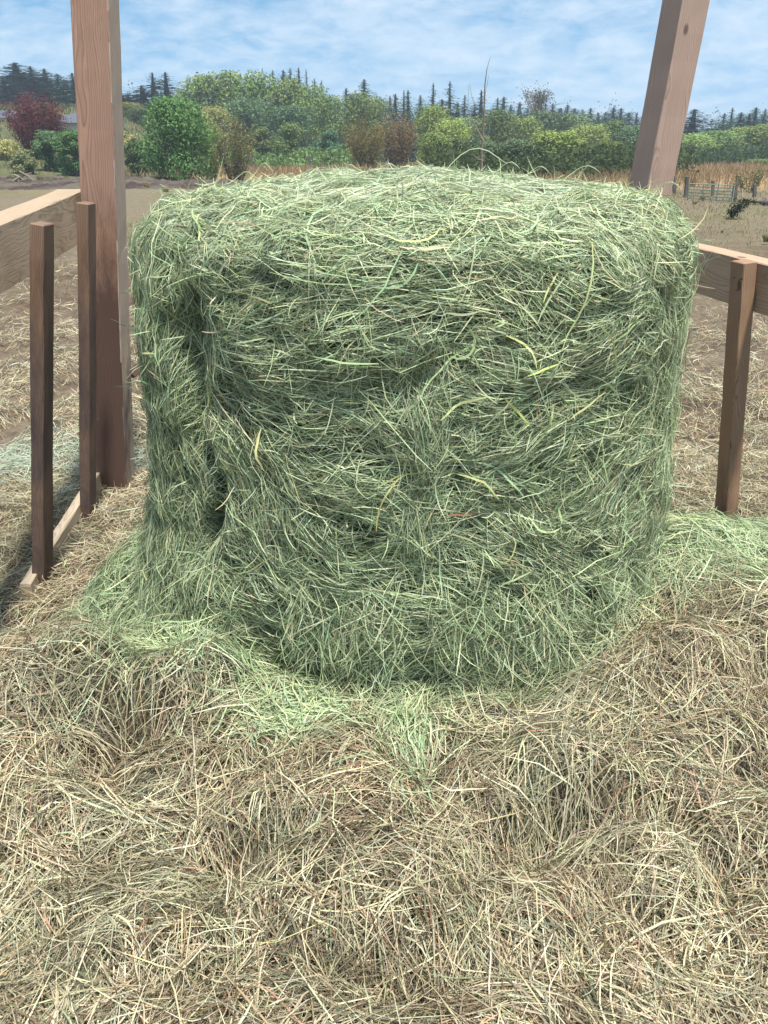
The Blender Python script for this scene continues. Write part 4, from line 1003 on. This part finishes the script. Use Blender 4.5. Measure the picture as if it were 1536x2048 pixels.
tufts = [(78, 338, 41, 34, 1, 'olive rush tuft before the dark bush, left one of the close pair'), (108, 338, 41, 26, 1, 'olive rush tuft before the dark bush, right one of the close pair'),
         (130, 332, 44, 24, 1, 'small pale rush tuft nearest the left post, behind the close pair'), (20, 330, 42, 30, 1, 'grass tuft on the slope at the left edge'),
         (52, 322, 46, 24, 1, 'grass tuft at the foot of the slope left of the dark bush'), (290, 352, 36, 30, 2, 'tan grass tuft left under the round green bush'),
         (330, 362, 34, 26, 2, 'tan grass tuft in front of the round green bush on its right'), (1535, 468, 15, 38, 1, 'yellow-green grass tuft at the right edge, nearest of the tufts'),
         (1388, 412, 24, 20, 2, 'low tan tuft at the foot of the field gate, left'), (1447, 446, 17, 12, 1, 'small green weed tuft on bare soil below the leaning dark weed'),
         (1404, 404, 26, 18, 0, 'low olive tuft right under the field gate'), (1460, 418, 22, 16, 2, 'low tan tuft left of the leaning dark weed'),
         (1390, 340, 38, 30, 0, 'tall grass clump behind the white-topped fence post'), (250, 345, 40, 26, 2, 'tan tuft just right of the left tall post')]
for px, py, Y, wp, kd, lab in tufts:
    p = at(px, py, Y); p.z = float(terrain(p.x, Y)); w = wp / 1700 * Y; r = empty('grass_tuft', p); s = w / .8; r.scale = (s, s, s); r.rotation_euler = (0, 0, px)
    link('blades', TM[kd], r, M_grass); tag(r, lab, 'grass tuft', 'tufts of rough grass')
# dry tall grass of the far field, one mass
def field_grass(name, x0, x1, y0, y1, n, h, pal, lab, cat='grass'):
    x = rng.uniform(x0, x1, n); y = rng.uniform(y0, y1, n); kp = (x > -6) | (y > 49.5); x, y = x[kp], y[kp]; n = len(x); z = terrain(x, y); l = h * rng.uniform(.5, 1.1, n) * (.5 + fbm(x * .6, y * .6, 0 * x, 2, 401))
    t = np.linspace(0, 1, 3); P = np.zeros((n, 3, 3)); dx = rng.normal(0, .3, n); dy = rng.normal(0, .3, n)
    for j, tj in enumerate(t): P[:, j, 0] = x + dx * l * tj ** 2; P[:, j, 1] = y + dy * l * tj ** 2; P[:, j, 2] = z + l * tj
    V, F = ribbons(P, np.tile([[0, -1., 0]], (n, 1)), .012 * (y / 40), True, rng.normal(0, .5, n)); pal = np.array(pal)
    c = pal[rng.integers(len(pal), size=n)] * np.exp(rng.normal(0, .18, (n, 1)))
    o = link(name, np_mesh(name, V, F, np.repeat(c, 6, 0)), None, M_grass); tag(o, lab, cat, kind='stuff')
TAN = [(.27, .185, .10), (.31, .22, .125), (.23, .15, .08), (.29, .235, .14)]
field_grass('dry_field_grass', -16, 42, 32, 72, 26000, .55, TAN, 'tall tan grass of the far field behind the fence posts')
field_grass('slope_grass', -50, -11, 38, 95, 18000, .40, [(.10, .11, .05), (.15, .145, .07), (.08, .095, .04)], 'rough yellow-green grass on the left slope')
field_grass('paddock_stubble', -12, 14, 9, 32, 26000, .07, [(.28, .23, .13), (.22, .18, .10), (.24, .23, .11)], 'short dry stubble over the middle of the paddock', 'stubble')

# churned dark soil on the left
def soil_h(x, y):
    w = sm((x + 30) / 2) * (1 - sm((x + 8.0) / 1.5)) * sm((y - 34.5) / 2.5) * (1 - sm((y - 45) / 3))
    return terrain(x, y) - .05 + w * (.03 + (.26) * np.abs(fbm(x * 1.3, y * 1.8, 0 * x, 4, 501) - .5) * 2 + .10 * vn(x * 6, y * 6, 0 * x, 503))
o = link('churned_soil', grid_mesh('churned_soil', np.linspace(-31, -6, 420), np.linspace(34, 49, 200), soil_h, True), None,
         noise_mat('dark_clods', (.025, .017, .015), (.075, .052, .045), 3, 8, .8, .95, (.10, .085, .065), .5, bdist=.1)); tag(o, 'strip of churned dark brown soil across the left of the paddock', 'soil', kind='stuff')

# fallen branches beside the soil
lg = empty('brushwood', at(38, 340, 41)); lg.location.z = float(terrain(lg.location.x, 41)); tag(lg, 'broken grey branches lying on the left slope above the dark soil', 'branches')
for k, (a, b_) in enumerate((((-.5, 0, 0), (.5, .2, .45)), ((.0, 0, .5), (.75, -.1, .0)), ((-.3, .1, .35), (.3, 0, .0)), ((-.1, .2, .0), (.1, 0, .6)))):
    link('branch', tubes_mesh('branch', [([a, ((a[0] + b_[0]) / 2, 0, (a[2] + b_[2]) / 2 + .05), b_], [.06, .045, .02], 5)]), lg, M_twig)

# ------------------------------------------------------------------ fence, gate and buildings at the back
def post(px, py_top, py_base, wpx, mat, lab, lean=0.0, Y=None, grp='weathered fence posts'):
    if Y is None:
        c_, s_ = math.cos(PITCH), math.sin(PITCH); up = 1024 - py_base; Y = (EYE) / ((FPX * s_ - up * c_) / (FPX * c_ + up * s_))
    b = at(px, py_base, Y); b.z = float(terrain(b.x, Y)); t = at(px + lean, py_top, Y); w = wpx / 1690 * Y
    r = timber('fence_post', b - Vector((0, 0, .1)), t, w, w, mat, None, bev=w * .08, seg=6, wob=.01); tag(r, lab, 'fence post', grp); return Y
post(1349, 352, 392, 6, W_grey, 'dark fence post right against the bale shoulder', -2)
post(1370, 353, 400, 6, W_grey, 'fence post with a pale top at the left end of the gate', 4)
post(1424, 361, 397, 5, W_grey, 'grey-blue fence post behind the middle of the gate', 2)
yg = post(1466, 366, 408, 8, W_grey, 'thicker leaning fence post at the right end of the gate', 5)
post(1508, 368, 400, 6, W_grey, 'fence post right of the gate below the small sapling clump', 2)
post(502, 304, 345, 6, W_grey, 'fence post left of centre just above the bale top', 0)
post(618, 312, 345, 6, W_grey, 'second fence post above the bale top, left of the golden shrub', 0)
post(1484, 378, 404, 3, plain('pale_stake', (.42, .36, .28)), 'thin pale stake between the gate and the right fence post', 0)
M_gate = plain('faded_green_tube', (.26, .34, .26), .5)
ga, gb = at(1374, 400, 26.5), at(1464, 404, 25.0)
gt = empty('field_gate', ((ga.x + gb.x) / 2, 25.8, float(terrain(11, 25.8)))); tag(gt, 'pale green tubular field gate between the fence posts at right', 'gate')
g0 = Vector((ga.x - gt.location.x, ga.y - gt.location.y, 0)); g1 = Vector((gb.x - gt.location.x, gb.y - gt.location.y, 0))
for k in range(6):
    z = .10 + .085 * k; link('rail', tubes_mesh('rail', [([g0 + Vector((0, 0, z)), g1 + Vector((0, 0, z))], [.013, .013], 6)]), gt, M_gate)
for f in (.0, .33, .66, 1.0):
    p = g0.lerp(g1, f); link('stile', tubes_mesh('stile', [([p + Vector((0, 0, .06)), p + Vector((0, 0, .56))], [.014, .014], 6)]), gt, M_gate)
# log on the ground and the leaning dark weed
l0, l1 = at(1486, 402, 25), at(1580, 408, 24); 
lo = link('fallen_rail', tubes_mesh('fallen_rail', [([(l0.x, 25, .14), ((l0.x + l1.x) / 2, 24.6, .12), (l1.x, 24, .13)], [.07, .08, .08], 8)]), None, W_grey); tag(lo, 'grey rail lying on the ground right of the gate', 'rail')
pw_ = at(1472, 430, 20); wd = empty('leaning_weed', (pw_.x, 20, float(terrain(pw_.x, 20)))); tag(wd, 'small dark leafy weed leaning on the bare soil before the fence', 'weed')
n = 700; t = rng.random(n); C = np.stack([t * .25 - .12 + rng.normal(0, .05 + .10 * t, n), rng.normal(0, .06, n), .05 + t * .36 + rng.normal(0, .04, n)], -1); C[:, 2] = np.maximum(C[:, 2], .01)
V, F = leaf_quads(C, rng.uniform(.015, .035, n)); link('crown', np_mesh('crown', V, F, np.tile([(.03, .045, .02)], (n * 4, 1))), wd, M_leaf)
link('trunk', tubes_mesh('trunk', [([(-.12, 0, 0), (0, 0, .2), (.1, 0, .4)], [.012, .009, .004], 5)]), wd, M_bark)

# white flake of netting on the right ground
# house behind the red-leaved tree
def prism(name, pts_xz, y0, y1, mat, parent):
    n = len(pts_xz); Vv = [(x, y0, z) for x, z in pts_xz] + [(x, y1, z) for x, z in pts_xz]
    F = [tuple(range(n)), tuple(range(2 * n - 1, n - 1, -1))] + [(k, k + n, (k + 1) % n + n, (k + 1) % n) for k in range(n)]
    me = bpy.data.meshes.new(name); me.from_pydata(Vv, [], F); me.update(); return link(name, me, parent, mat)
hp = at(150, 262, 70); hs = empty('house', (hp.x, 70, float(terrain(hp.x, 70)))); z_e = at(150, 246, 70).z - hs.location.z; z_r = at(150, 233, 70).z - hs.location.z
tag(hs, 'low house with a grey-blue roof seen between the red-leaved tree and the left post', 'house')
M_wall = plain('cream_wall', (.55, .50, .44), .8, vary=.08); M_roof = noise_mat('slate_shingle', (.06, .07, .09), (.11, .12, .15), 30, 4, .4, .8)
prism('wall', [(-2.0, -.6), (2.2, -.6), (2.2, z_e), (-2.0, z_e)], 0, 6, M_wall, hs)
Vv = [(-2.4, -.5, z_e), (2.5, -.5, z_e), (2.5, 6.5, z_e), (-2.4, 6.5, z_e), (-.8, 3, z_r + .4), (1.3, 3, z_r + .4)]
me = bpy.data.meshes.new('roof'); me.from_pydata(Vv, [], [(0, 1, 5, 4), (1, 2, 5), (2, 3, 4, 5), (3, 0, 4), (3, 2, 1, 0)]); link('roof', me, hs, M_roof)
M_glass = plain('dark_glass', (.05, .06, .07), .2, vary=.1); M_red = plain('red_brown_trim', (.34, .12, .07), .8)
for x in (-1.5, .2):
    f = prism('window', [(x, z_e - 1.15), (x + .95, z_e - 1.15), (x + .95, z_e - .3), (x, z_e - .3)], -.05, .02, M_wall, hs)
    prism('pane', [(x + .07, z_e - 1.08), (x + .88, z_e - 1.08), (x + .88, z_e - .37), (x + .07, z_e - .37)], -.07, -.052, M_glass, f)
prism('door', [(1.6, z_e - 1.9), (2.2, z_e - 1.9), (2.2, z_e - .25), (1.6, z_e - .25)], -.04, .02, M_red, hs)
sp_ = at(6, 262, 72); sh = empty('shed', (sp_.x, 72, float(terrain(sp_.x, 72)))); z1 = at(6, 236, 72).z - sh.location.z
tag(sh, 'small white shed at the left edge behind the red-leaved tree', 'shed')
prism('wall', [(-1.6, -.4), (1.3, -.4), (1.3, z1), (-1.6, z1)], 0, 3, plain('white_paint', (.75, .76, .76), .6, vary=.05), sh)
Vv = [(-1.8, -.2, z1), (1.5, -.2, z1), (1.5, 3.2, z1), (-1.8, 3.2, z1), (-1.8, 1.5, z1 + .6), (1.5, 1.5, z1 + .6)]
me = bpy.data.meshes.new('roof'); me.from_pydata(Vv, [], [(0, 1, 5, 4), (2, 3, 4, 5), (1, 2, 5), (3, 0, 4), (3, 2, 1, 0)]); link('roof', me, sh, M_roof)

# ------------------------------------------------------------------ air
hz_m = bpy.data.materials.new('air_haze'); hz_m.use_nodes = True; nt = hz_m.node_tree; nt.nodes.clear()
ho = nt.nodes.new('ShaderNodeOutputMaterial'); pv = nt.nodes.new('ShaderNodeVolumePrincipled'); pv.inputs['Color'].default_value = (.72, .86, 1, 1); pv.inputs['Density'].default_value = .0011
pv.inputs['Anisotropy'].default_value = .2
nt.links.new(pv.outputs[0], ho.inputs['Volume'])
x0, x1, y0, y1, z0, z1 = -1000, 1000, -400, 1600, -2.5, 26
V = [(x, y, z) for z in (z0, z1) for y in (y0, y1) for x in (x0, x1)]
me = bpy.data.meshes.new('haze'); me.from_pydata(V, [], [(0, 2, 3, 1), (4, 5, 7, 6), (0, 1, 5, 4), (2, 6, 7, 3), (0, 4, 6, 2), (1, 3, 7, 5)]); me.materials.append(hz_m)
hz = bpy.data.objects.new('haze', me); COL.objects.link(hz); hz['kind'] = 'stuff'; hz['label'] = 'thin pale summer haze in the air over the field'; hz['category'] = 'haze'

print('tris', sum(len(p.vertices) - 2 for m_ in bpy.data.meshes if m_.name.split('.')[0] in ('packed_hay','loose_dry_hay','loose_green_hay','hay_litter','ground','hay_bed','dry_field_grass','slope_grass','churned_soil','distant_wood','crown','leaf_crown','conifer_crown') for p in m_.polygons) )
